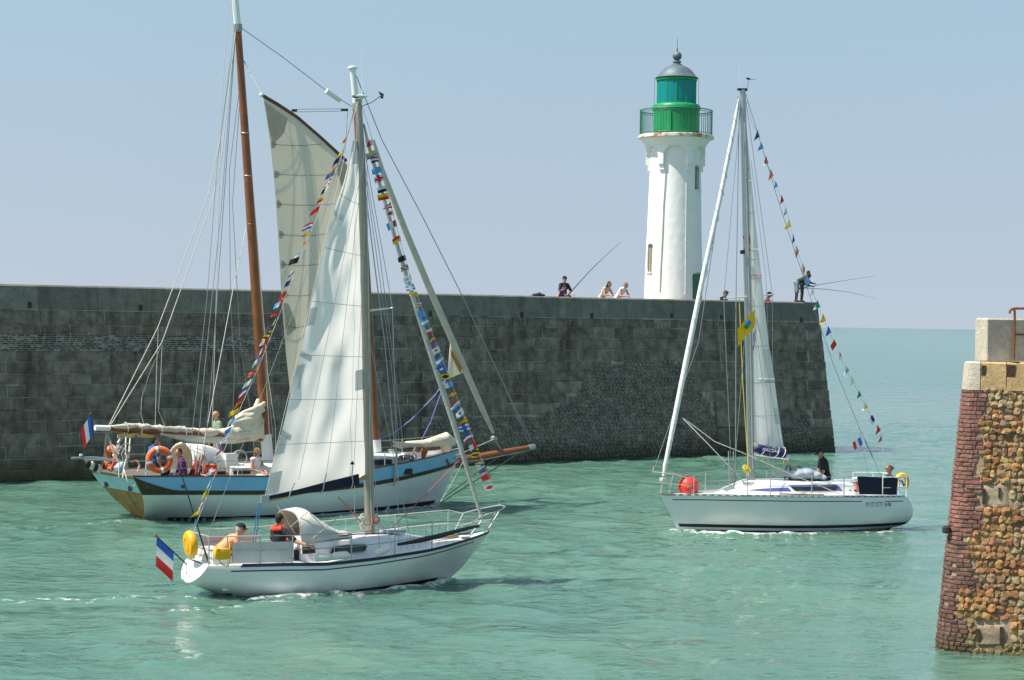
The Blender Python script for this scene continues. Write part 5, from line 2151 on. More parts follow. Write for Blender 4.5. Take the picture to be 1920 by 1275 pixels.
    MB().lathe([(.11, 0), (.14, .02), (.14, .07), (.08, .1)], 14).build('mast_cap', WHITE, mm['main'], loc=b.L(661, 130))
    for i, py in enumerate((250, 330, 420, 520, 610)):
        q = b.L(446 + (py - 52) * .0682, py)
        MB().lathe([(.125, -.02), (.135, 0), (.125, .02)], 14).build('hoop', GALV, mm['mizzen'], loc=q)
    # mizzen boom with its stowed sail, gallows beneath
    boom = b.line('boom', [(500, 822), (430, 818), (330, 811), (206, 803)], [.1, .11, .11, .09], WOOD, seg=12)
    b.line('boom_end', [(212, 803), (178, 802)], .075, WHITE, seg=12, parent=boom)
    r = random.Random(9)
    g = MB()
    pts, rs = [], []
    for i in range(34):
        f = i / 33
        x = 205 + (496 - 205) * f
        y = interp(x, [(205, 799), (260, 800), (300, 803), (360, 808), (420, 812), (470, 812), (496, 806)]) + r.uniform(-1.2, 1.2)
        pts.append(b.L(x, y, r.uniform(-.06, .06)))
        rs.append(interp(x, [(205, .05), (240, .10), (300, .09), (380, .11), (440, .2), (496, .3)]) * r.uniform(.75, 1.2))
    g.tube(pts, rs, 12)
    fs_ = fuse(g, 'stowed_sail', FURL, boom, .05, 1, .4)
    # heaped folds against the mast
    g = MB()
    for i in range(11):
        f = i / 10
        p0 = b.L(430 + 10 * f, 808 - 26 * f, r.uniform(-.12, .05))
        p1 = b.L(468 + 8 * f, 803 - 36 * f, -.2 + r.uniform(-.05, .05))
        p2 = b.L(495 + 2 * f, 800 - 46 * f, r.uniform(-.16, .05))
        g.tube([p0, p0.lerp(p1, .5) + V3(0, 0, .03), p1, p1.lerp(p2, .5) + V3(0, 0, -.03), p2], [.03, .055, .075, .07, .04], 9)
    g.tube(b.px([(462, 800), (478, 776), (485, 748)]), [.14, .13, .06], 10)
    fuse(g, 'sail_folds', FURL, boom, .024, 1, .2)
    g = MB()
    g.grid([[b.L(x, interp(x, [(300, 812), (330, 815), (480, 822)]) + (interp(x, [(300, 3), (360, 14), (440, 12), (480, 3)]) * k / 3), -.1 - .05 * math.sin(k)) for k in range(4)] for x in range(300, 482, 12)])
    g.build('sail_bunt', FURL, boom, 180)
    for px in (236, 262, 300, 345, 395, 440):
        y = interp(px, [(205, 803), (330, 811), (500, 822)])
        MB().torus(b.L(px, y - 2), .16, .012, (1, 0, .05), 16, 6).build('sail_tie', ROPEW, boom)
    gal = empty('boom_gallows', (0, 0, 0))
    gal.parent = R
    b.line('arch', [(222, 850, -.2), (222, 830, -.2), (228, 819, -.1), (244, 814, 0), (262, 812, .0), (280, 813, 0), (292, 819, .05), (298, 834, .1), (298, 880, .1)], .045, ALU, parent=gal, seg=10)
    MB().plate(b.px([(226, 816), (252, 812), (252, 820), (226, 822)], -.12), (0, .2, 0)).build('gallows_board', M('yellowed_wood', (.62, .42, .13), .6, var=.12), gal, 0)
    MB().plate(b.px([(265, 812), (290, 816), (291, 822), (265, 820)], -.12), (0, .2, 0)).build('gallows_board', M('yellowed_wood', (.62, .42, .13), .6), gal, 0)
    # stern davits, boarding struts, aft gear
    b.line('davit', [(134, 859, .3), (175, 858, .3), (225, 862, .2)], .035, ALU, seg=8)
    b.line('davit', [(158, 862, -.2), (200, 862, -.3), (236, 866, -.4)], .028, ALU, seg=8)
    b.line('davit_brace', [(152, 855, .3), (152, 851, .3)], .05, WHITE, seg=8)
    for pl in ([(200, 812, 0), (197, 850, .3), (193, 872, .5)], [(201, 812, 0), (214, 850, -.3), (222, 866, -.5)]):
        b.line('crutch_leg', pl, .03, GALV, seg=8)
    for i in range(7):
        c = b.L(226 + r.uniform(-9, 12), 852 + r.uniform(-12, 12), -.6)
        MB().torus(c, r.uniform(.06, .13), .016, (r.uniform(-1, 1), 1, r.uniform(-.5, .5)), 16, 6).build('rope_coil', CREAM if i % 3 else CHAIN, R)
    for pl in ([(236, 862, -.8), (232, 878, -1), (236, 892, -1.15), (240, 905, -1.2), (246, 912, -1.2), (254, 910, -1.2)], [(244, 822, -.3), (241, 860, -.7)], [(236, 820, -.3), (235, 862, -.7)],
               [(232, 880, -1), (230, 896, -1.1)], [(258, 865, -.9), (262, 872, -.9), (258, 884, -.9), (246, 882, -.9)]):
        b.line('stern_rope', pl, .02, ROPEW, seg=6)
    b.line('orange_hose', [(247, 866, -.8), (256, 863, -.8), (261, 872, -.8), (258, 884, -.8)], .022, ORNG, seg=6)
    g = MB()
    for i in range(6):
        g.ball(b.L(222 + r.uniform(-6, 12), 876 + r.uniform(-5, 5), -.5), (r.uniform(.1, .2), .15, r.uniform(.07, .13)), 10, 8)
    fuse(g, 'tarpaulin', GREYC, R, .03)
    for i in range(4):
        g = MB()
        g.ball(b.L(165 + i * 7, 870 + i * 3, .5), (.1, .08, .12), 10, 8)
        g.build('small_fender', CREAM if i % 2 else BLACK, R)
    # guard rails
    tp = {-1: [], 1: []}
    for sd in (-1, 1):
        for px in (253, 300, 349, 399, 459, 560, 640, 735, 798):
            u = b.L(px, 880, sd * 1.5).x
            t = (u + 10.25) / 11
            q = H.pt(t, sheer(t), sd, -.05)
            MB().tube([q, q + V3(0, 0, .42)], .016, 8).build('stanchion', WHITE, R)
            tp[sd].append(q + V3(0, 0, .42))
        MB().tube(tp[sd], .010, 6).build('guard_line', WIRE, R)
        MB().tube([p - V3(0, 0, .2) for p in tp[sd]], .008, 6).build('guard_line', WIRE, R)
    # gaff of the upper sail, and the sail between the masts
    gf = b.line('wishbone', [(491, 178, -.9), (520, 196, -.74), (556, 220, -.54), (600, 258, -.28), (630, 285, -.1), (649, 301, 0)], [.045, .06, .065, .065, .06, .045], WOODD, seg=10)
    MB().ball(b.L(490, 178, -.9), .06, 10, 8).build('spar_end', WHITE, gf)
    bul = lambda t, f: -.9 * (1 - f) * (1 - .25 * t) - .30 * math.sin(math.pi * f) * math.sin(math.pi * min(t * .9 + .05, 1))
    # a triangular sail under the spar: top edge slopes, so build from left edge to right edge
    Lf = [(494, 184), (506, 262), (516, 360), (522, 450), (528, 560), (536, 660), (545, 745), (552, 800)]
    Rt = [(648, 302), (655, 350), (652, 400), (640, 470), (622, 560), (600, 660), (575, 750), (556, 806)]
    n, m = 36, 16
    rows = []

    def along(pl, t):
        x = t * (len(pl) - 1)
        i = min(int(x), len(pl) - 2)
        return Vector(pl[i]).lerp(Vector(pl[i + 1]), x - i)
    for i in range(n + 1):
        t = i / n
        p, q = along(Lf, t), along(Rt, t)
        row = []
        for j in range(m + 1):
            f = j / m
            w = p.lerp(q, f)
            w.y -= (1 - t) ** 3 * 10 * math.sin(math.pi * f)
            row.append(b.L(w.x, w.y, bul(t, f)))
        rows.append(row)
    g = MB()
    g.grid(rows)
    sl_ = g.build('cream_sail', SAILT, R, 180)

    def P_(px, py, off=-.02):
        # nearest grid point of the sail to a pixel
        best = min((( (proj(b.W(p))[0] - px) ** 2 + (proj(b.W(p))[1] - py) ** 2), k, j) for k, rw in enumerate(rows) for j, p in enumerate(rw))
        return b.L(px, py, rows[best[1]][best[2]].y + off)
    for py, x0, x1 in ((271, 508, 604), (327, 514, 640), (383, 518, 628), (440, 522, 612), (496, 526, 600), (553, 530, 590), (612, 534, 576)):
        MB().tube([P_(x0 + (x1 - x0) * k / 8, py + 3 * math.sin(k * .4) - 1) for k in range(9)], .0065, 5).build('seam', SEAM, sl_)
        g = MB()
        g.grid([[P_(x0 + 1 + c * 5, py - 7 + a * 7 + (0 if c < 2 else (7 - a * 7) * .9), -.015) for c in range(3)] for a in range(3)])
        g.build('batten_patch', SAILTD, sl_, 180)
    for poly in ([(495, 190), (540, 222), (532, 250), (512, 272), (504, 240)], [(530, 566), (541, 570), (552, 596), (556, 616), (538, 630)], [(632, 296), (655, 312), (652, 352), (640, 348), (632, 320)]):
        g = MB()
        g.add([P_(x, y, -.016) for x, y in poly], [tuple(range(len(poly)))])
        g.build('corner_patch', SAILTD, sl_, 180)
    # furled genoa on the forestay with its exposed clew
    b.line('furled_genoa', [(700, 262), (716, 318), (760, 432), (805, 540), (860, 665), (905, 768), (925, 812)], [.04, .075, .092, .10, .098, .085, .05], M('furled_genoa_cloth', (.52, .48, .40), .8, var=.12, vs=3, bump=.3, bs=15), seg=12)
    MB().lathe([(.06, 0), (.11, .02), (.11, .1), (.06, .14)], 14).build('furler_drum', GALV, R, loc=b.L(926, 826))
    b.line('stay_end', [(925, 816), (932, 832), (939, 844)], .03, GALV, seg=8)
    cl_ = MB()
    cl_.grid([[b.L(*Vector((844 + (848 - 844) * 0, 642)).lerp(Vector((838, 712)), a / 4).lerp(Vector((845, 644)).lerp(Vector((869, 698)), a / 4), c / 4), -.05 * math.sin(c)) for c in range(5)] for a in range(5)])
    cl_.build('genoa_clew', SAILT, R, 180)
    b.plate('clew_band', [(848, 655), (866, 692), (864, 700), (845, 665)], M('orange_sun_strip', (.55, .27, .06), .8, transl=.3), -.05, .01)
    for pl in ([(836, 712, -.05), (815, 742, -.3), (770, 788, -.6), (738, 812, -.9), (709, 824, -1.1)], [(836, 714, -.05), (826, 740, -.1), (808, 790, .2), (789, 828, .5)]):
        b.line('genoa_sheet', pl, .018, ROPEP)
    # standing and running rigging, point by point
    W_ = .012
    for nm, pl, rr, mt in (
            ('topping_lift', [(441, 58, 0), (412, 268, 0), (390, 367, 0), (296, 614, 0), (204, 798, 0)], W_, ROPEW),
            ('topping_lift', [(442, 58, -.2), (415, 300, -.2), (398, 378, -.2), (304, 641, -.2), (208, 796, -.1)], W_, ROPEW),
            ('lazy_jack', [(297, 614, 0), (294, 684, 0), (291, 800, 0)], W_ * .7, ROPEW),
            ('lazy_jack', [(304, 645, -.2), (280, 700, -.2), (266, 745, -.2), (264, 775, -.1), (271, 799, 0)], W_ * .8, ROPEW),
            ('lazy_jack', [(304, 645, -.2), (301, 720, -.2), (297, 770, -.1), (310, 800, 0)], W_ * .7, ROPEW),
            ('shroud', [(440, 52, 0), (408, 300, -.8), (388, 560, -1.2), (360, 815, -1.4), (352, 890, -1.5)], W_ * .7, WIRE),
            ('shroud', [(441, 60, 0), (414, 400, -.9), (384, 690, -1.3), (366, 890, -1.6)], W_ * .8, WIRE),
            ('shroud', [(442, 60, 0), (418, 400, -.9), (398, 690, -1.3), (380, 890, -1.6)], W_ * .8, WIRE),
            ('shroud', [(434, -10, 0), (424, 60, 0), (414, 230, 0), (408, 480, 0), (398, 800, 0)], W_ * .7, ROPEW),
            ('shroud', [(452, 140, 0), (430, 320, .8), (432, 560, 1.2), (440, 690, 1.4), (432, 880, 1.6)], W_ * .7, WIRE),
            ('shroud', [(453, 140, 0), (436, 380, .8), (450, 640, 1.2), (472, 790, 1.4), (480, 880, 1.6)], W_ * .7, WIRE),
            ('running_stay', [(462, 425, 0), (437, 543, -.6), (404, 720, -1.0), (372, 885, -1.5)], W_, ROPEW),
            ('halyard', [(452, 60, .1), (470, 300, .1), (490, 543, .1), (502, 700, .1), (516, 800, .0), (518, 870, -.3)], W_ * .9, ROPEW),
            ('halyard', [(450, 60, .1), (475, 420, .1), (494, 640, .1), (512, 820, 0)], W_ * .7, ROPEW),
            ('halyard', [(468, 300, -.1), (498, 690, -.1), (508, 870, -.4)], W_ * .7, ROPEW),
            ('triatic_stay', [(452, 52, 0), (530, 107, 0), (612, 170, 0), (660, 200, 0)], .011, WIRE),
            ('peak_halyard', [(456, 112, 0), (491, 176, -.9)], .012, WIRE),
            ('outhaul', [(548, 205, -.56), (652, 204, 0)], .009, WIRE), ('outhaul', [(548, 210, -.56), (652, 208, 0)], .009, WIRE),
            ('outhaul', [(548, 207, -.56), (556, 207, -.52)], .035, BLACK), ('outhaul', [(640, 206, 0), (652, 206, 0)], .035, BLACK),
            ('forestay', [(668, 142, 0), (716, 262, 0), (790, 402, 0), (862, 545, 0), (945, 722, 0), (996, 826, 0)], .013, WIRE),
            ('forestay', [(935, 700, .1), (990, 826, .1)], .009, WIRE),
            ('shroud', [(666, 205, 0), (700, 478, -.9), (721, 640, -1.2), (735, 790, -1.35), (742, 850, -1.4)], .016, WIRE),
            ('shroud', [(668, 210, 0), (706, 478, -.9), (733, 680, -1.2), (750, 846, -1.3)], .010, WIRE),
            ('shroud', [(668, 215, 0), (712, 478, -.9), (738, 680, -1.2), (757, 842, -1.25)], .010, WIRE),
            ('shroud', [(664, 205, 0), (680, 478, .9), (702, 760, 1.3), (716, 850, 1.4)], .010, WIRE),
            ('shroud', [(664, 205, 0), (640, 300, .6), (600, 500, 1.0), (560, 850, 1.5)], .010, WIRE),
            ('backstay', [(652, 205, 0), (646, 300, 0), (560, 640, .3), (525, 880, .6)], .008, WIRE),
            ('bobstay', [(977, 847, 0), (905, 893, -.05), (829, 941, -.03)], .017, CHAIN),
            ('bobstay', [(938, 854, 0), (882, 896, -.08), (828, 936, -.05)], .013, CHAIN),
            ('bowsprit_guy', [(992, 845, 0), (905, 862, -.5), (835, 870, -.45)], .012, WIRE),
            ('bowsprit_guy', [(992, 845, 0), (905, 858, .5), (860, 850, .5)], .012, WIRE),
            ('furling_line', [(925, 824, -.1), (865, 850, -.4), (800, 872, -.9)], .010, ROPEW)):
        b.line(nm, pl, rr, mt)
    q0, q1 = b.L(612, 170), b.L(638, 188)
    MB().tube([q0, q1], .075, 10).build('radar_reflector', WHITE, R)
    # bowsprit, anchors, windlass, foredeck bundle
    bs = b.line('bowsprit', [(822, 872, 0), (860, 865, 0), (930, 851, 0), (996, 838.5, 0)], [.13, .13, .11, .075], WOOD, seg=14)
    b.line('bowsprit_cap', [(990, 839.5), (1002, 837)], .085, ALU, seg=12, parent=bs)
    b.line('bow_plank', [(846, 862, .25), (905, 852, .2), (975, 840, .06)], .035, WOODD, seg=8, parent=bs)
    for k, (px, py, v) in enumerate(((829, 868, -.42), (850, 858, .25))):
        a = empty('anchor', (0, 0, 0))
        a.parent = R
        b.line('shank', [(px - 8, py - 6, v), (px + 12, py + 3, v)], .028, CHAIN, parent=a)
        b.line('fluke', [(px + 8, py - 7, v - .14), (px + 14, py + 4, v), (px + 6, py + 9, v + .14)], .04, CHAIN, parent=a)
        b.line('stock', [(px - 4, py - 12, v), (px - 8, py + 6, v)], .024, CHAIN, parent=a)
    g = MB()
    for i in range(5):
        g.ball(b.L(843 + r.uniform(-7, 9), 857 + r.uniform(-6, 6), -.2), (r.uniform(.08, .14), .12, r.uniform(.08, .12)), 10, 8)
    fuse(g, 'anchor_windlass', CHAIN, R, .022, 1)
    g = MB()
    pts = b.px([(738, 836), (765, 833), (795, 832), (820, 827), (836, 822), (852, 830)], -.1)
    g.tube(pts, [.05, .1, .12, .17, .2, .1], 12)
    g.tube(b.px([(834, 824), (838, 848)], -.1), [.18, .16], 12)
    for i in range(5):
        g.tube(b.px([(736 + 3 * i, 828 + 3 * i), (770, 832), (800, 833 + i)], -.2 + .06 * i), .035, 8)
    for i in range(7):
        g.ball(b.L(806 + i * 7, 830 - 4 * math.sin(i * .6), -.15 + .05 * (i % 3)), (.12, .12, .09 + .03 * (i % 2)), 10, 8)
    fuse(g, 'stowed_staysail', FURL, R, .03, 1, .35)
    b.line('vent_post', [(734, 862, -.2), (733, 842, -.2)], .09, WHITE, seg=12)
    MB().box(b.L(765, 856, -.3), (.6, .5, .26)).build('foredeck_box', WHITE, R, 0)
    MB().box(b.L(785, 852, -.1), (.2, .5, .34), Matrix.Rotation(.5, 3, 'Y')).build('varnished_hatch', WOOD, R, 0)
    b.line('red_bottle', [(766, 860, -.55), (765, 851, -.55)], .06, REDV, seg=10)
    for i in range(7):
        MB().torus(b.L(746 + i * 5, 861 - .6 * i + r.uniform(-2, 1), -.9), .07, .022, (r.uniform(-1, 1), 1, .3), 12, 6).build('deck_line', BLACK if i % 2 else GREYC, R)
    b.line('chainplate', [(744, 848, -1.42), (741, 872, -1.47), (740, 905, -1.44), (738, 912, -1.44)], .03, GALV, seg=6)
    for px in (548, 620, 760):
        MB().box(b.L(px, 884, -1.2), (.4, .15, .16)).build('deck_fitting', BLACK, R, 0)
    MB().box(b.L(716, 866, -.9), (.5, .3, .14)).build('deck_bag', BLACK, R, 0)
    # ---- things carried
    fw = lambda px, py, v: b.W(b.L(px, py, v))
    for px, py, v, ax, lab in ((299, 862, -1.35, (.35, -1, .06), 'orange ring lifebuoy on the near rail of the blue ketch'),
                               (209, 859, .3, (-.85, -.6, .05), 'orange ring lifebuoy on the far stern rail of the blue ketch')):
        c = fw(px, py, v)
        o = empty('lifebuoy', c, 0, lab, 'lifebuoy', 'orange lifebuoys on the ketch')
        ax = Vector(ax).normalized()
        MB().torus((0, 0, 0), .275, .078, ax, 36, 12).build('ring', ORNG, o)
        aa, bb = ax.orthogonal().normalized(), None
        bb = ax.cross(aa)
        for k in range(4):
            q = math.pi / 4 + k * math.pi / 2 + .3
            d = aa * math.cos(q) + bb * math.sin(q)
            t = ax.cross(d)
            MB().torus(d * .275, .076, .012, t, 16, 5, flat=3).build('band', WHITE, o)
        MB().torus((0, 0, 0), .355, .012, ax, 36, 5).build('grab_line', ROPEW, o)
    w0, w1 = fw(181, 856, .6), fw(169, 776, .6)
    ensign('ensign', 'tricolour ensign on an upright staff at the blue ketch stern', w0, w1, .52, V3(-.2, -.2, -.36), (.4, -1, .1), 'national ensigns on the boats', 'bwr', 8, wave=.2)
    fl = bpy.data.objects[[c.name for c in bpy.data.objects if c.name.startswith('ensign')][-1]]
    # crew
    g = 'people aboard the ketch'
    person('bald person in a sage green shirt standing behind the ketch stowed boom', g, fw(408, 886, .55), -150, 'stand', 4, yaw=10, nod=12, shirt=fab('sage', (.20, .28, .20)), sleeve=.6,
           pants=fab('grey', (.25, .25, .25)), hair=HAIRD, hairstyle=None, S=1.0)
    person('person with blond hair in white top and trousers sitting by the ketch mast', g, fw(478, 897, -.75), -40, 'sit', 5, yaw=30, nod=0, shirt=fab('white_top', (.80, .74, .76)), sleeve=0, pants=fab('white', (.78, .72, .74)),
           hair=HAIRB, hairstyle='bob', arms=((V3(.1, .25, .28), V3(.34, .12, .2)), (V3(.12, -.24, .28), V3(.36, -.08, .2))), slim=.92, S=.95)
    person('person with dark hair and blue shirt behind the ketch near orange lifebuoy', g, fw(285, 898, -.5), 40, 'sit', 4, yaw=-10, shirt=fab('mid_blue', (.04, .11, .28)), sleeve=.6, pants=fab('navy', (.02, .025, .05)), S=1.0).location.z += .25
    person('person in a purple jumper seated before the ketch white deck shelter', g, fw(345, 897, -.9), 200, 'sit', 12, yaw=20, nod=10, shirt=fab('purple', (.11, .03, .11)), sleeve=1.7, pants=fab('navy', (.02, .025, .05)), S=.92)
    person('person in a dark red top with head bowed aboard the blue ketch', g, fw(358, 903, -.9), 10, 'sit', 25, yaw=0, nod=25, shirt=fab('dark_red', (.20, .012, .02)), sleeve=1.5, pants=fab('charcoal', (.04, .04, .045)), S=.9, hair=HAIRB)
    o = empty('deck_bag', fw(392, 880, -1.0), b.a, 'orange and dark holdall beside the seated people on the blue ketch', 'bag')
    gg = MB()
    gg.box((0, 0, .0), (.4, .25, .26))
    fuse(gg, 'holdall', ORNG, o, .03, 3)
    MB().tube([(-.12, -.13, .08), (-.08, -.16, .2), (.08, -.16, .2), (.12, -.13, .08)], .015, 6).build('handle', BLACK, o)
    return b


# ================================================================ boat three: the white sloop heading left
def build_racer():
    b = Boat('white_cruiser_sloop', on_z(1272, 998), 197, 'white sloop heading left with furled white jib and narrow mainsail')
    R = b.root
    H = Hull([(-.4, -6.0), (.06, -6.28), (.17, -6.50), (.4, -6.56), (.6, -6.53), (.95, -6.33), (1.2, -6.2)],
             [(-.4, -.22), (0, 0), (1.0, .55), (1.2, .66)],
             [(0, .945), (.3, 1.0), (.6, 1.03), (.85, 1.025), (1, 1.0)],
             [(0, .05), (.1, -.12), (.3, -.35), (.8, -.36), (1, -.36)],
             [(0, .72), (.1, .9), (.25, 1.1), (.42, 1.2), (.58, 1.12), (.72, .87), (.84, .55), (.93, .26), (1, .02)],
             [(0, 2.6, .5), (.3, 2.6, .5), (.6, 2.3, .6), (.85, 1.7, .8), (1, 1.3, .9)])
    sheer = H.sheer
    H.shell('hull', WHULL, R)
    H.transom('transom', WHITE, R)
    H.ribbon('boot_stripe', BLACK, R, .01, .985, lambda t: .235, lambda t: .15, .004)
    H.ribbon('antifouling', ANTIF, R, .03, .99, lambda t: .075, lambda t: -.3, .005)
    tx0, tx1 = (b.L(1618, 940, .9).x, b.L(1666, 940, .9).x)
    tt = lambda u: (u + 6.5) / 7.0
    H.ribbon('cove_stripe', NAVYP, R, .03, tt(tx1) + .005, lambda t: sheer(t) - .115, lambda t: sheer(t) - .137, .004)
    H.ribbon('cove_stripe', NAVYP, R, tt(tx0) + .005, .965, lambda t: sheer(t) - .115, lambda t: sheer(t) - .137, .004)
    H.ribbon('toe_rail', ALU, R, .01, .99, lambda t: sheer(t) + .035, lambda t: sheer(t) - .02, .008)
    H.deck('deck', WHITE, R, 0, .99, hole=(.05, .26, .45, .45))
    # slots of the perforated toe rail
    slot = MB().box((0, 0, 0), (.10, .012, .02)).mesh('toe_rail_slot', WHITE, 0)
    slot2 = MB().box((0, 0, 0), (.06, .012, .022)).mesh('toe_rail_slot', BLACK, 0)
    for i in range(34):
        t = .04 + .9 * i / 33
        p, q = H.pt(t, sheer(t) + .005, 1, .014), H.pt(t + .01, sheer(t) + .005, 1, .014)
        inst('toe_rail_slot', slot2 if i < 10 else slot, R, p, (0, 0, math.atan2(q.y - p.y, q.x - p.x)))
    # lettering on the quarter
    def letters(txt, px0, px1, py, size, mat, dz=0, nm='lettering', shear=-.25, off=.008):
        u0, u1 = b.L(px0, py, .92).x, b.L(px1, py, .92).x
        z = b.L(px0, py, .92).z
        p0, p1 = H.pt(tt(u0), z, 1, off), H.pt(tt(u1), z, 1, off)
        xd = (p1 - p0).normalized()
        pu = H.pt(tt(u0), z + .1, 1, off)
        yd = (pu - p0)
        yd = (yd - xd * yd.dot(xd)).normalized()
        zd = xd.cross(yd)
        mw = Matrix(((xd.x, yd.x, zd.x, p0.x), (xd.y, yd.y, zd.y, p0.y), (xd.z, yd.z, zd.z, p0.z), (0, 0, 0, 1)))
        o = text_mesh(txt, size, mat, R, nm, mw, .002, shear)
        w = max(v.co.x for v in o.data.vertices) - min(v.co.x for v in o.data.vertices)
        k = (p1 - p0).length / w
        for v in o.data.vertices:
            v.co.x *= k
        return o
    letters('FIRST', 1620.5, 1657, 949.5, .165, NAVYP)
    letters('FIRST', 1621.6, 1656, 948.9, .125, WHULL, nm='lettering_face', off=.012)
    letters('310E', 1658.5, 1674, 949, .125, NAVYP, shear=-.2)
    b.plate('pennant_mark', [(1619, 941), (1622.5, 941), (1621, 936)], REDV, .965, .012)
    # coachroof
    secs = []
    for px, wb, wt, py in ((1328, .10, .06, 926), (1345, .22, .14, 920), (1368, .36, .24, 911.5), (1390, .46, .32, 903.5), (1402, .52, .38, 899.5), (1440, .62, .5, 899), (1500, .72, .58, 899),
                           (1560, .74, .6, 900), (1582, .74, .58, 902), (1598, .72, .5, 922)):
        q = b.L(px, py, 0)
        zb_ = sheer(tt(q.x)) - .03
        secs.append((q.x, wb, wt, zb_, max(q.z, zb_ + .03)))
    rings = [[V3(u, -wb, z0), V3(u, -wt, z1 - .05), V3(u, -wt * .84, z1 - .01), V3(u, 0, z1), V3(u, wt * .84, z1 - .01), V3(u, wt, z1 - .05), V3(u, wb, z0)] for u, wb, wt, z0, z1 in secs]
    recalc(MB().loft(rings).build('coachroof', WHITE, R, 30))

    def side(u):
        wb = interp(-u, [(-s[0], s[1]) for s in secs])
        wt = interp(-u, [(-s[0], s[2]) for s in secs])
        z0 = interp(-u, [(-s[0], s[3]) for s in secs])
        z1 = interp(-u, [(-s[0], s[4] - .05) for s in secs])
        return wb, wt, z0, z1

    def sidepanel(name, px, mat, off=.012, parent=R):
        def on(x, y):
            v = .6
            for _ in range(6):
                q = b.L(x, y, v)
                wb, wt, z0, z1 = side(q.x)
                v = wb + (wt - wb) * min(max((q.z - z0) / max(z1 - z0, .02), 0), 1) + off
            return b.L(x, y, v)
        # strip between the polygon's upper and lower edge
        x0, x1 = min(p[0] for p in px), max(p[0] for p in px)
        g = MB()
        rows_ = []
        for i in range(25):
            x = x0 + .01 + (x1 - x0 - .02) * i / 24
            ys = []
            for k in range(len(px)):
                (xa, ya), (xb, yb) = px[k], px[(k + 1) % len(px)]
                if (xa - x) * (xb - x) <= 0 and xa != xb:
                    ys.append(ya + (yb - ya) * (x - xa) / (xb - xa))
            rows_.append([on(x, min(ys) + (max(ys) - min(ys)) * k / 3) for k in range(4)])
        g.grid(rows_)
        return g.build(name, mat, parent, 60)
    sidepanel('side_stripe', [(1400, 919), (1430, 916), (1478, 914), (1484, 921), (1440, 920.5)], M('violet_blue_stripe', (.10, .11, .36), .5, var=.08), .008)
    sidepanel('side_stripe', [(1560, 910.5), (1572, 910.5), (1580, 920), (1566, 920)], M('violet_blue_stripe', (.10, .11, .36), .5), .008)
    sidepanel('side_stripe', [(1478, 909.5), (1570, 908.5), (1571, 910.8), (1480, 911.8)], M('violet_blue_stripe', (.10, .11, .36), .5), .008)
    sidepanel('window', [(1482, 912.5), (1571, 911.3), (1566, 920.3), (1491, 920.3)], GLASSD, .016)
    b.line('handrail', [(1462, 926, .74), (1500, 927, .78), (1545, 928, .8)], .016, WOODD)
    sidepanel('deck_hatch', [(1352, 917.5), (1373, 911), (1380, 914), (1362, 921)], GREYC, .01)
    sidepanel('deck_hatch', [(1393, 904), (1416, 903.5), (1410, 908.5), (1392, 909)], GREYC, .01)
    # mast and spars
    mast = MB().tube(b.px([(1409, 899), (1404, 640), (1398, 400), (1392.5, 168)]), [.075, .075, .073, .062], 12, flat=1.3).build('mast', ALU, R)
    MB().tube(b.px([(1403.5, 897), (1399, 640), (1393, 400), (1388.5, 190)]), [.028, .028, .027, .022], 8).build('mast_lit_face', WHITE, mast)  # white strip paints in the mast's sunlit left face
    MB().box(b.L(1392, 168), (.26, .1, .06)).build('masthead', BLACK, mast, 0)
    b.line('antenna', [(1387, 166), (1385.5, 122)], .004, WHITE, parent=mast)
    b.line('vane', [(1394, 166), (1402, 165), (1403, 148), (1418, 149)], .006, BLACK, parent=mast)
    b.plate('vane_tail', [(1399, 145), (1407, 147), (1407, 150), (1400, 149)], BLACK, 0, .01, mast)
    MB().lathe([(.03, -.05), (.06, -.02), (.06, .04), (.03, .06)], 10).build('deck_light', BLACK, mast, loc=b.L(1391.5, 473, .1))
    b.line('spreader', [(1402, 556, 0), (1380, 558, .35), (1357, 560, .68)], [.03, .024, .018], WHITE, parent=mast)
    b.line('spreader', [(1402, 556, 0), (1425, 554.5, -.35), (1448, 552, -.68)], [.03, .024, .018], WHITE, parent=mast)
    b.line('kicker', [(1411, 890), (1409, 858)], .055, WHITE, seg=10)
    boom = b.line('boom', [(1413, 850, 0), (1445, 854, .15), (1479, 859, .32)], .055, WHITE, seg=12)
    sl_, rows = b.sail('mainsail', [(1397, 218), (1399, 300), (1402, 420), (1406, 560), (1409, 700), (1413, 842)],
                       [(1398, 218), (1408, 330), (1419, 440), (1430, 540), (1441, 640), (1453, 720), (1462, 790), (1470, 842)], SAILW,
                       lambda t, f: .3 * f * t + .12 * math.sin(math.pi * f) * t, 40, 10, .02)
    for t, f0, nm in ((.16, 0, 'seam'), (.29, 0, 'seam'), (.43, 0, 'seam'), (.57, 0, 'seam'), (.69, 0, 'seam'), (.8, 0, 'seam'), (.9, 0, 'seam')):
        b.seam(rows, t, 0, 1, .014, .005, parent=sl_)
    for t, w in ((.195, .016), (.40, .012), (.79, .016)):
        b.seam(rows, t, .3, 1, .016, w, SAILP, sl_, 'batten_pocket')
    red = M('red_sail_marking', (.6, .05, .04), .7)
    for t in (.478, .486):
        b.seam(rows, t, .1, 1, .018, .009, red, sl_, 'sail_stripe')
    o = text_mesh('2', .62, red, R, 'sail_number', Matrix.Identity(4), .003)
    q = b.L(1391, 470, .04)
    o.matrix_local = Matrix(((-1, 0, 0, q.x), (0, 0, 1, q.y), (0, 1, 0, q.z), (0, 0, 0, 1)))
    g = MB()
    g.grid([[rows[i][j] + V3(0, .016, 0) for j in range(6, 11)] for i in range(28, 33)])
    g.build('reef_patch', SAILP, sl_, 180)
    g = MB()
    g.grid([[rows[i][j] + V3(0, .016, 0) for j in range(8, 11)] for i in range(35, 38)])
    g.build('reef_patch', SAILP, sl_, 180)
    # rolled sail cover with its lettering
    g = MB()
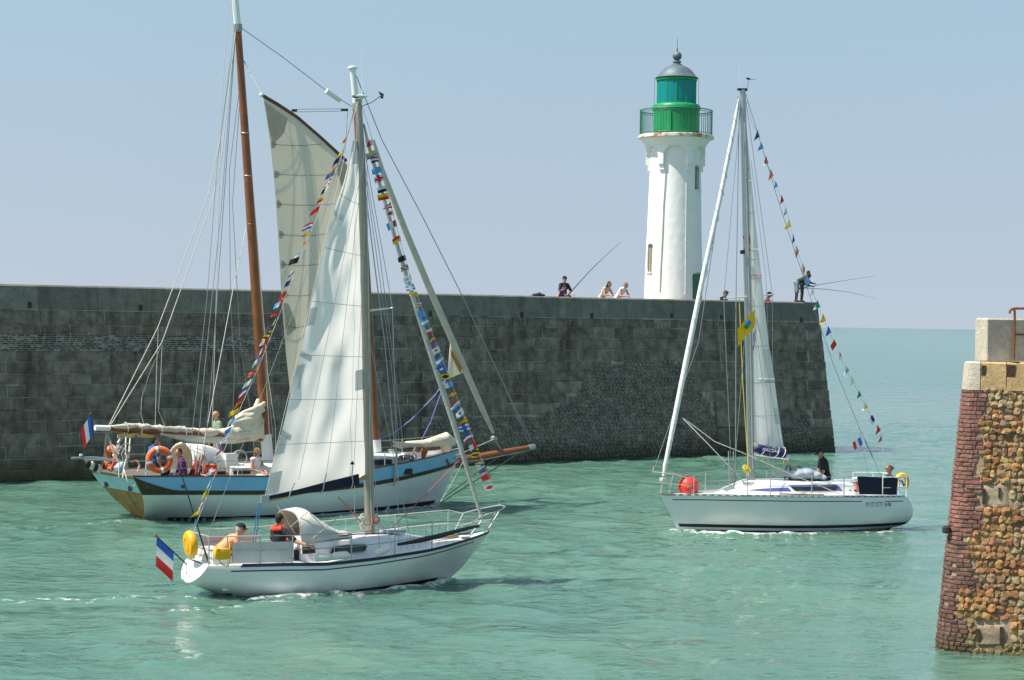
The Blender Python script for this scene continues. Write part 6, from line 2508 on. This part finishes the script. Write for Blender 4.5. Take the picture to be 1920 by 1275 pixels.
    pts = b.px([(1418, 840, .08), (1430, 843, .13), (1446, 846, .19), (1462, 848, .25), (1474, 853, .3)])
    g.tube(pts, [.10, .15, .155, .145, .10], 16)
    cv = g.build('sail_cover', M('royal_blue_canvas', (.014, .02, .09), .8, var=.1, bump=.2), boom)
    for px, py in ((1428, 843), (1454, 847), (1466, 849)):
        MB().torus(b.L(px, py, .08 + (px - 1418) * .004), .155, .012, (1, .15, .4), 18, 5).build('strap', WHITE, cv)
    q0, q1 = b.L(1429, 845, .30), b.L(1451, 848, .39)
    xd = (q1 - q0).normalized()
    yd = V3(0, 0, 1)
    yd = (yd - xd * yd.dot(xd)).normalized()
    zd = xd.cross(yd)
    text_mesh('MACSAIL', .115, WHITE, cv, 'lettering', Matrix(((xd.x, yd.x, zd.x, q0.x), (xd.y, yd.y, zd.y, q0.y), (xd.z, yd.z, zd.z, q0.z), (0, 0, 0, 1))), .002, .2)
    g = MB()
    g.grid([[b.L(1414 + 57 * j / 10, 838 + 8 * j / 10 - 8 * a / 3, .08 + .024 * j + .10 * math.sin(a * 1.1 + j)) for j in range(11)] for a in range(4)])
    g.build('sail_fold', SAILW, sl_, 180)
    # furled jib and rigging
    b.line('furled_jib', [(1385, 186), (1378, 230), (1350, 372), (1318, 520), (1290, 660), (1262, 800), (1247, 874), (1244, 893)], [.03, .05, .06, .068, .075, .07, .055, .035], M('white_furled_sail', (.74, .74, .72), .65, var=.1, vs=4, bump=.5, bs=14), seg=12)
    pj = b.px([(1385, 186), (1350, 372), (1290, 660), (1247, 874)])
    sp_ = MB()
    tw = []
    for i in range(241):
        f = i / 240
        x = f * 3
        k = min(int(x), 2)
        c = pj[k].lerp(pj[k + 1], x - k)
        a = f * 2 * math.pi * 17
        tw.append(c + V3(math.cos(a) * .07, math.sin(a) * .07, 0) * (.8 + .3 * math.sin(f * 3.1)))
    sp_.tube(tw, .008, 4)
    sp_.build('sail_edge', GREYC, R)
    MB().lathe([(.05, 0), (.08, .02), (.08, .08), (.05, .1)], 14).build('furler_drum', CREAM, R, loc=b.L(1242, 903))
    for nm, pl, rr, mt in (
            ('forestay', [(1384, 180, 0), (1340, 440, -.05), (1310, 640, -.1), (1225, 884, -.15)], .009, WIRE),
            ('stay_foot', [(1226, 874, -.15), (1224, 886, -.15)], .02, STEEL),
            ('stay_foot', [(1243, 896, 0), (1239, 926, 0)], .022, STEEL),
            ('shroud', [(1390, 185, 0), (1357, 560, .68), (1370, 858, .95), (1372, 918, 1.0)], .008, WIRE),
            ('shroud', [(1399, 190, 0), (1448, 552, -.68), (1449, 700, -.9), (1450, 925, 1.0 * -.95)], .007, WIRE),
            ('shroud', [(1386, 200, .05), (1380, 560, .5), (1379, 905, .95)], .013, WIRE),
            ('shroud', [(1402, 560, 0), (1375, 912, .95)], .007, WIRE),
            ('halyard', [(1386, 560, .3), (1393, 720, .3), (1402, 860, .15), (1403, 890, .1)], .010, ROPEY),
            ('halyard', [(1396, 230, .12), (1408, 700, .12), (1411, 880, .1)], .006, ROPEW),
            ('backstay', [(1397, 172, 0), (1465, 395, 0), (1520, 560, 0), (1565, 690, 0), (1613, 806, 0), (1636, 856, 0), (1652, 895, 0)], .007, WIRE),
            ('backstay_tackle', [(1622, 826, 0), (1636, 857, 0)], .022, GREYC),
            ('backstay', [(1613, 806, 0), (1618, 840, .2), (1628, 893, .4)], .006, WIRE),
            ('jib_sheet', [(1280, 784, .05), (1330, 835, .6), (1395, 904, .8)], .011, ROPEW),
            ('jib_sheet', [(1280, 783, .0), (1340, 828, .4), (1400, 852, .7), (1480, 888, 1.0), (1575, 926, .9)], .011, ROPEW),
            ('mainsheet', [(1470, 866, .5), (1500, 885, .1), (1530, 902, .0)], .01, ROPER),
            ('reef_line', [(1470, 862, .2), (1468, 872, .2), (1474, 870, .2), (1476, 860, .2)], .009, ROPEY),
            ('lazy_line', [(1412, 560, .3), (1432, 740, .36), (1444, 855, .36)], .006, WIRE),
            ('lazy_line', [(1412, 560, .3), (1440, 700, .36), (1466, 850, .36)], .006, WIRE),
            ('lazy_line', [(1408, 300, .2), (1436, 520, .36), (1449, 850, .36)], .006, WIRE)):
        b.line(nm, pl, rr, mt)
    for i, (px, py) in enumerate(((1397, 876), (1403, 882), (1399, 880))):
        MB().torus(b.L(px, py, .2), .055 + .01 * i, .016, (.4 - .4 * i, 1, .2), 16, 6).build('rope_coil', ROPEY, R)
    # pulpit, stanchions and rails
    pul = empty('pulpit', (0, 0, 0))
    pul.parent = R
    for pl in ([(1240, 928, .0), (1243, 905, .05), (1246, 888, .1)], [(1262, 926, .22), (1250, 902, .25), (1247, 888, .2)], [(1285, 891, .3), (1300, 927, .32)], [(1255, 926, -.2), (1262, 890, -.25)]):
        b.line('post', pl, .013, STEEL, parent=pul, seg=8)
    b.line('rail', [(1288, 896, .34), (1262, 889, .2), (1226, 885, 0), (1262, 887, -.2), (1290, 892, -.34)], .014, STEEL, parent=pul, seg=8)
    b.line('rail', [(1237, 905, .05), (1270, 908, .25), (1296, 912, .33)], .010, STEEL, parent=pul, seg=8)
    for sd in (1, -1):
        tp = [b.L(1288, 896, .34 * sd)]
        for px in (1322, 1411, 1450, 1525, 1588):
            u = b.L(px, 925, .95 * sd).x
            q = H.pt(tt(u), sheer(tt(u)), sd, -.05)
            MB().tube([q, q + V3(0, 0, .52)], .014, 8).build('stanchion', STEEL, R)
            tp.append(q + V3(0, 0, .52))
        u = b.L(1612, 925, .9 * sd).x
        q = H.pt(tt(u), sheer(tt(u)), sd, -.05) + V3(0, 0, .55)
        tp.append(q)
        MB().tube(tp, .007, 6).build('lifeline', WIRE, R)
        MB().tube([p - V3(0, 0, .26) for p in tp], .006, 6).build('lifeline', WIRE, R)
    for sd, u_ in ((1, 1370), (1, 1379)):
        b.line('toggle_post', [(u_ - 2, 912, .95), (u_ - 4, 846, .95)], .013, STEEL)
    psh = empty('pushpit', (0, 0, 0))
    psh.parent = R
    pp = []
    for sd, t in ((1, .12), (1, .04), (1, .0), (-1, .0), (-1, .04), (-1, .12)):
        q = H.pt(t, .93, sd, -.05)
        MB().tube([q, q + V3(0, 0, .55)], .014, 8).build('post', WHITE, psh)
        pp.append(q + V3(0, 0, .55))
    MB().tube(pp, .014, 8).build('rail', WHITE, psh)
    MB().tube([p - V3(0, 0, .28) for p in pp], .012, 8).build('rail', WHITE, psh)
    # navy dodger laced between the stern rails
    g = MB()
    rows_ = []
    for i in range(13):
        f = i / 12
        a = Vector((1607, 893)).lerp(Vector((1684, 896)), f)
        c = Vector((1611.5, 927)).lerp(Vector((1681, 928)), f)
        rows_.append([b.L(*a.lerp(c, k / 5), interp(f, [(0, .96), (1, .78)]) + .012 * math.sin(i * 1.1 + k)) for k in range(6)])
    g.grid(rows_)
    g.build('weather_cloth', NAVY, R, 180)
    b.line('rail_float', [(1599, 897, .6), (1611, 895, .9)], .03, WHITE, seg=8)
    # grey folded dinghy lashed on the coachroof, companionway hood
    g = MB()
    for px, py, rx, rz in ((1490, 888, .30, .17), (1505, 887, .32, .18), (1522, 890, .24, .14), (1535, 894, .16, .09)):
        g.ball(b.L(px, py, .1), (rx, .42, rz), 14, 10)
    tnd = empty('folded_dinghy', b.W(b.L(1502, 898, .1)), b.a, 'grey folded inflatable dinghy lashed on the cabin roof of the sloop heading left', 'dinghy')
    base_ = b.L(1502, 898, .1)
    g.v = [tuple(Vector(v) - base_) for v in g.v]
    fuse(g, 'rolled_tubes', GREYC, tnd, .03, 3)
    for px in (1477, 1497, 1515):
        c = b.L(px, 888, .1) - base_
        MB().torus(c, .20 if px != 1515 else .17, .012, (1, 0, .12), 20, 5, flat=2).build('strap', BLACK, tnd)
    b.plate('hood_window', [(1450, 886), (1464, 884), (1470, 894), (1458, 896)], GREYC, .45, .02)
    MB().box(b.L(1590, 903, 0), (.5, .7, .06)).build('companion_hatch', WHITE, R, 0)
    for px in (1602, 1592):
        MB().lathe([(.06, 0), (.05, .05), (.06, .1)], 12).build('winch', BLACK, R, loc=b.L(px, 925, .62))
    # ---- things aboard
    fw = lambda px, py, v: b.W(b.L(px, py, v))
    c = fw(1291, 912, -.05)
    o = empty('buoy', c, b.a, 'big red round inflatable buoy on the foredeck of the sloop heading left', 'buoy')
    g = MB()
    g.lathe([(.02, -.275), (.12, -.265), (.21, -.2), (.265, -.1), (.28, 0), (.265, .1), (.2, .2), (.12, .255), (.06, .275), (.055, .31), (.02, .31)], 28)
    rt = Matrix.Rotation(.5, 3, 'Y')
    g.v = [tuple(rt @ Vector(v)) for v in g.v]
    g.build('buoy_body', REDV, o, 60)
    MB().torus(rt @ V3(0, 0, .3), .04, .014, rt @ V3(1, 0, 0), 14, 6).build('eye', M('dark_red_vinyl', (.35, .02, .02), .5), o)
    c = fw(1691, 904, .55)
    o = empty('lifebuoy', c, b.a, 'yellow horseshoe lifebuoy on the stern rail of the sloop heading left', 'lifebuoy')
    g = MB()
    pts, rs = [], []
    for i in range(17):
        q = -1.2 + (2 * math.pi - 1.5) * i / 16 - math.pi / 2 + 1.95
        pts.append(V3(.16 * math.cos(q), 0, .20 * math.sin(q)))
        rs.append(.075)
    g.tube(pts, rs, 10, flat=.8)
    g.build('horseshoe', YELW, o)
    MB().tube([V3(-.1, -.06, -.1), V3(-.05, -.08, .02), V3(.06, -.08, .03)], .02, 8).build('lamp', BLACK, o)
    MB().tube([V3(.12, 0, -.2), V3(.16, 0, -.34), V3(.12, .0, -.42)], .012, 6).build('lanyard', ROPEB, o)
    o = empty('danbuoy', fw(1606, 914, .62), b.a, 'pink and orange safety float behind the navy weather cloth', 'float')
    MB().capsule((0, 0, -.1), (0, 0, .14), .05, .04).build('float', M('faded_orange_vinyl', (.75, .2, .14), .5), o)
    # crew
    g = 'crew of the sloop heading left'
    person('person in black t-shirt and cap looking down aboard the sloop heading left', g, fw(1549, 902, -.1) - V3(0, 0, .80), 190, 'stand', 14, side=-4, yaw=12, nod=22,
           arms=((V3(.18, .28, 1.08), V3(.25, .26, .86)), (V3(.1, -.32, 1.10), V3(.2, -.3, .88))), shirt=fab('black', (.015, .015, .018)), sleeve=.75, pants=fab('navy', (.02, .025, .05)), cap=fab('black', (.015, .015, .018)), S=1.0)
    person('person with blond hair and sunglasses sitting behind the navy weather cloth', g, fw(1668, 918, .2) , 185, 'sit', 0, yaw=0, nod=4, shirt=fab('dark_vest', (.05, .05, .06)), sleeve=0, pants=fab('navy', (.02, .025, .05)),
           hair=HAIRB, hairstyle='bun', arms=((V3(.12, .27, .36), V3(.3, .34, .45)), None), glasses=True, slim=.92, S=.9).location.z -= .14
    return b


def racer_flags(b):
    fl = """1414,250,n 1425,273,l 1424,299,rw 1438,323,o 1448,346,l 1454,371,r 1468,395,wg 1470,418,y 1478,445,n 1487,467,-wr 1496,498,-wo 1507,522,l 1516,545,w 1527,569,gw 1538,595,y
1546,618,b 1557,643,r 1569,666,-ow 1579,691,-wl 1591,712,w 1605,738,g 1614,760,-wy 1627,784,nw 1641,803,r 1648,822,/ok"""
    P = [(int(a), int(c), p) for a, c, p in (x.split(',') for x in fl.split())]
    # line passes the upper outer corner of each flag
    ln = [(1399, 178), (1410, 232)] + [(p[0] + 4, p[1] - 7) for p in P[::3]] + [(1654, 829), (1657, 880)]
    bunting(b, 'signal_flag_string', 'string of small pennants from the left-heading sloop masthead to its stern', ln, P, -.12, 6, (.15, .22), (.55, .1, -.75), .85, .4)
    # courtesy flags under the spreader
    w0 = b.W(b.L(1415, 652, .62))
    root = empty('club_flag', w0, b.a, 'yellow flag with blue and green emblem below the left-heading sloop spreader', 'flag')
    oL = b.loc(w0)
    A, B_ = b.L(1415.5, 580, .62) - oL, b.L(1415.5, 613, .62) - oL
    MB().tube([A + V3(0, 0, .4), B_ - V3(0, 0, .6)], .005, 5).build('line', ROPEW, root)
    tipA = b.L(1383, 612, .62) - oL
    flag = flag_mesh(A, B_, tipA - A, 'y', (.1, 1, 0), 3, n=9, name='flag_cloth', parent=root, wave=.05)
    em = MB()
    c = (A + B_) / 2 + (tipA - A) * .42 + V3(0, .035, .0)
    for dx, dz, rx, rz, mi in ((0, .06, .09, .08, 0), (.05, -.03, .07, .07, 1), (-.03, .1, .04, .03, 2)):
        em.mi = mi
        em.ball(c + V3(dx, 0, dz), (rx, .006, rz), 12, 6)
    em.build('emblem', [FL['l'], FL['g'], FL['b']], root)
    w1 = b.W(b.L(1416, 652, .62))
    root = empty('club_flag', w1, b.a, 'slim dark blue and white flag hanging under the yellow club flag', 'flag')
    oL = b.loc(w1)
    flag_mesh(b.L(1416.5, 614, .62) - oL, b.L(1416.5, 640, .62) - oL, b.L(1411, 632, .62) - b.L(1416.5, 614, .62), '-nwn', (.1, 1, 0), 5, n=9, name='flag_cloth', parent=root, wave=.2)
    MB().tube([b.L(1416.5, 612, .62) - oL, b.L(1417, 700, .62) - oL], .005, 5).build('line', ROPEW, root)
    w0, w1 = b.W(b.L(1617, 834, .15)), b.W(b.L(1612, 818, .15))
    ensign('ensign', 'small tricolour ensign on the backstay of the sloop heading left', w0, w1, .22, V3(-.2, .05, -.12), (.1, 1, .2), 'national ensigns on the boats', 'bwr', 4, wave=.12, rp=.006)


# ================================================================ on the breakwater
def pier_point(px, py, v):
    """a point above the breakwater seen at a pixel, v metres behind the foot of the wall"""
    return PIER.W(PIER.L(px, py, v))


def build_pier_people():
    g = 'people on the breakwater'
    z_deck = 5.66
    blk = fab('black', (.015, .015, .018))

    def at(px, v, z=z_deck):
        # place feet on the deck below the pixel column
        d = PIER.L(px, 560, v)
        w = PIER.W(d)
        w.z = z
        return w
    person('person in dark top and black cap standing at the parapet with a fishing rod', g, at(1056, 1.9), -60, 'stand', 6, yaw=-5, nod=5, shirt=fab('navy_top', (.02, .024, .04)), sleeve=1.4, pants=fab('charcoal', (.04, .04, .045)), cap=blk,
           arms=((V3(.2, .25, 1.12), V3(.42, .2, 1.02)), (V3(.16, -.28, 1.1), V3(.36, -.2, 1.0))))
    person('person in a purple vest with bare arms stooping before the dark clad angler', g, at(1046, 1.75, 5.5), -30, 'stand', 22, yaw=-10, nod=40, shirt=fab('purple_vest', (.16, .06, .24)), sleeve=0, pants=fab('beige', (.4, .34, .28)),
           arms=((V3(.3, .26, 1.1), V3(.5, .3, 1.12)), (V3(.15, -.32, 1.1), V3(.36, -.25, .98))), S=.92)
    person('person with long dark hair and a cream dress leaning on the parapet', g, at(1128, 2.05), -50, 'stand', 42, yaw=10, nod=5, shirt=fab('cream_dress', (.55, .48, .36)), sleeve=0, pants=fab('cream_skirt', (.55, .48, .36)),
           hairstyle='long', arms=((V3(.45, .22, 1.0), V3(.6, .0, .99)), (V3(.42, -.22, .99), V3(.62, -.08, 1.0))), slim=.9)
    person('person with brown hair in a white top leaning on the parapet', g, at(1158, 2.05), -50, 'stand', 44, yaw=15, nod=10, shirt=fab('white_top', (.80, .74, .76)), sleeve=0, pants=fab('white', (.78, .72, .74)), hair=HAIRB,
           arms=((V3(.45, .22, 1.0), V3(.62, .06, .98)), (V3(.42, -.24, .99), V3(.64, -.1, .98))), slim=.9)
    person('person in a navy shirt and dark cap at the parapet right of the lighthouse', g, at(1352, 1.9, 6.12), -40, 'sit', 16, yaw=30, nod=15, shirt=fab('navy_top', (.02, .024, .04)), sleeve=.5, pants=fab('charcoal', (.04, .04, .045)), cap=fab('dark_cap', (.05, .04, .035)),
           arms=((V3(.2, .25, .25), V3(.42, .1, .16)), (V3(.2, -.25, .25), V3(.44, -.05, .16))))
    person('person in a red shirt and cap, half hidden by the narrow mainsail', g, at(1436, 1.9, 6.1), 0, 'sit', 10, yaw=0, nod=12, shirt=fab('red_top', (.30, .03, .03)), sleeve=.5, pants=fab('charcoal', (.04, .04, .045)), cap=fab('dark_cap', (.05, .04, .035)),
           arms=((V3(.3, .2, .35), V3(.55, .15, .2)), (V3(.28, -.22, .34), V3(.56, -.2, .22))))
    zt = pier_top(36.2) + .004
    p1 = PIER.W(V3(PIER.L(1493, 566, .9).x, .9, zt))
    person('person in dark jacket and grey shorts bending over at the breakwater end', g, p1, 10, 'stand', 66, yaw=-10, nod=-5, shirt=fab('dark_jacket', (.03, .032, .035)), sleeve=1.5, pants=fab('grey_shorts', (.2, .22, .26)), leglen=.5,
           skin=SKINB, arms=((V3(.52, .2, .82), V3(.72, .15, .78)), (V3(.5, -.22, .8), V3(.7, -.18, .76))), S=.92)
    p2 = PIER.W(V3(PIER.L(1503, 566, 1.1).x, 1.1, zt))
    person('person all in black standing behind the bending person at the breakwater end', g, p2, 0, 'stand', 28, yaw=0, nod=10, shirt=blk, sleeve=1.8, pants=blk, skin=SKINB, S=.84,
           arms=((V3(.36, .26, 1.05), V3(.58, .18, 1.0)), (V3(.38, -.28, 1.02), V3(.6, -.2, .98))))
    # rods
    gr = 'fishing rods on the breakwater'
    rodm = M('dark_carbon_rod', (.04, .045, .06), .4)
    palem = M('pale_rod', (.5, .5, .46), .5)

    def rod(pts, v, r0, label, mat, reel=True):
        P = [pier_point(x, y, v) for x, y in pts]
        o = empty('fishing_rod', P[0], 0, label, 'fishing rod', gr)
        Q = [p - P[0] for p in P]
        n = len(Q)
        MB().tube(Q, [r0 + (r0 * .25 - r0) * i / (n - 1) for i in range(n)], 6).build('blank', mat, o)
        MB().tube([Q[0] - (Q[1] - Q[0]).normalized() * .25, Q[0] + (Q[1] - Q[0]).normalized() * .1], r0 * 1.5, 8).build('handle', BLACK, o)
        if reel:
            MB().lathe([(.02, -.04), (.06, -.03), (.06, .03), (.02, .04)], 10).build('reel', BLACK, o, loc=V3(.03, -.03, -.09))
    rod([(1067, 551), (1085, 531), (1106, 508), (1139, 476), (1164, 454)], 1.2, .022, 'long dark fishing rod slanting up from the angler left of the lighthouse', rodm)
    rod([(1505, 540), (1540, 533), (1590, 525), (1640, 517)], 1.3, .016, 'upper of two fishing rods pointing right at the breakwater end', rodm, False)
    rod([(1505, 540), (1545, 542), (1595, 548), (1642, 560)], 1.3, .016, 'lower drooping one of two fishing rods pointing right at the breakwater end', rodm, False)
    rod([(994, 556), (1003, 540), (1018, 521)], 1.4, .010, 'thin pale fishing rod standing left of the dark bag on the parapet', palem, False)
    rod([(1364, 548), (1380, 545), (1393, 541)], 1.2, .010, 'short fishing rod held by the person in navy right of the lighthouse', palem, False)
    rod([(1448, 553), (1458, 546), (1466, 539)], 1.2, .010, 'short pale fishing rod held out beside the narrow mainsail', palem, False)
    # a dark holdall on the coping
    L = PIER.L(1010, 554, 1.0)
    o = empty('holdall', PIER.W(V3(L.x, 1.0, pier_top(L.x) + .0)), PIER.a, 'dark blue bag lying on top of the parapet left of the anglers', 'bag')
    m = MB()
    for x, rx, rz in ((-.16, .15, .06), (.0, .18, .075), (.17, .14, .055)):
        m.ball((x, 0, rz * .8), (rx, .14, rz), 12, 8)
    fuse(m, 'bag_body', fab('bag_blue', (.025, .035, .08)), o, .02, 3)
    MB().tube([(-.1, -.05, .10), (0, -.05, .15), (.1, -.05, .10)], .012, 6).build('handle', BLACK, o)


# ================================================================ build
build_pier()
build_lighthouse()
build_near_pier()
sloop, sloop_hull = build_sloop()
ketch = build_ketch()
racer = build_racer()
sloop_flags(sloop)
racer_flags(racer)
build_pier_people()


def churn(b, pts, w, st):
    P = [b.W(V3(p[0], p[1], 0)) for p in pts]
    for p, q in zip(P[:-1], P[1:]):
        FOAM.append((p.x, p.y, q.x, q.y, w, st))


churn(sloop, [(.1, -.1), (-.6, -.55), (-1.6, -1.0)], .3, .92)
churn(sloop, [(-1.6, -1.0), (-3, -1.15), (-4.6, -.95)], .3, .86)
churn(sloop, [(-5.2, -.3), (-7, -.1), (-9, .6)], .7, .62)
churn(sloop, [(-4.2, -1.5), (-6.5, -2.2)], .6, .66)
churn(ketch, [(.1, -.1), (-1.5, -1.0), (-3.5, -1.4)], .35, .82)
churn(ketch, [(-9.6, -.5), (-13, -1.2), (-18, -1.5)], 1.4, .54)
churn(racer, [(.15, .1), (-.2, .3), (-1.2, .85), (-2.6, 1.15)], .28, .95)
churn(racer, [(-2.6, 1.15), (-5.8, 1.0)], .28, .86)
churn(racer, [(.3, .3), (-.3, 1.4), (-1, 2.4)], .5, .6)
churn(racer, [(-6.6, 0), (-10, -.2), (-14, 0)], .5, .55)
build_sea()
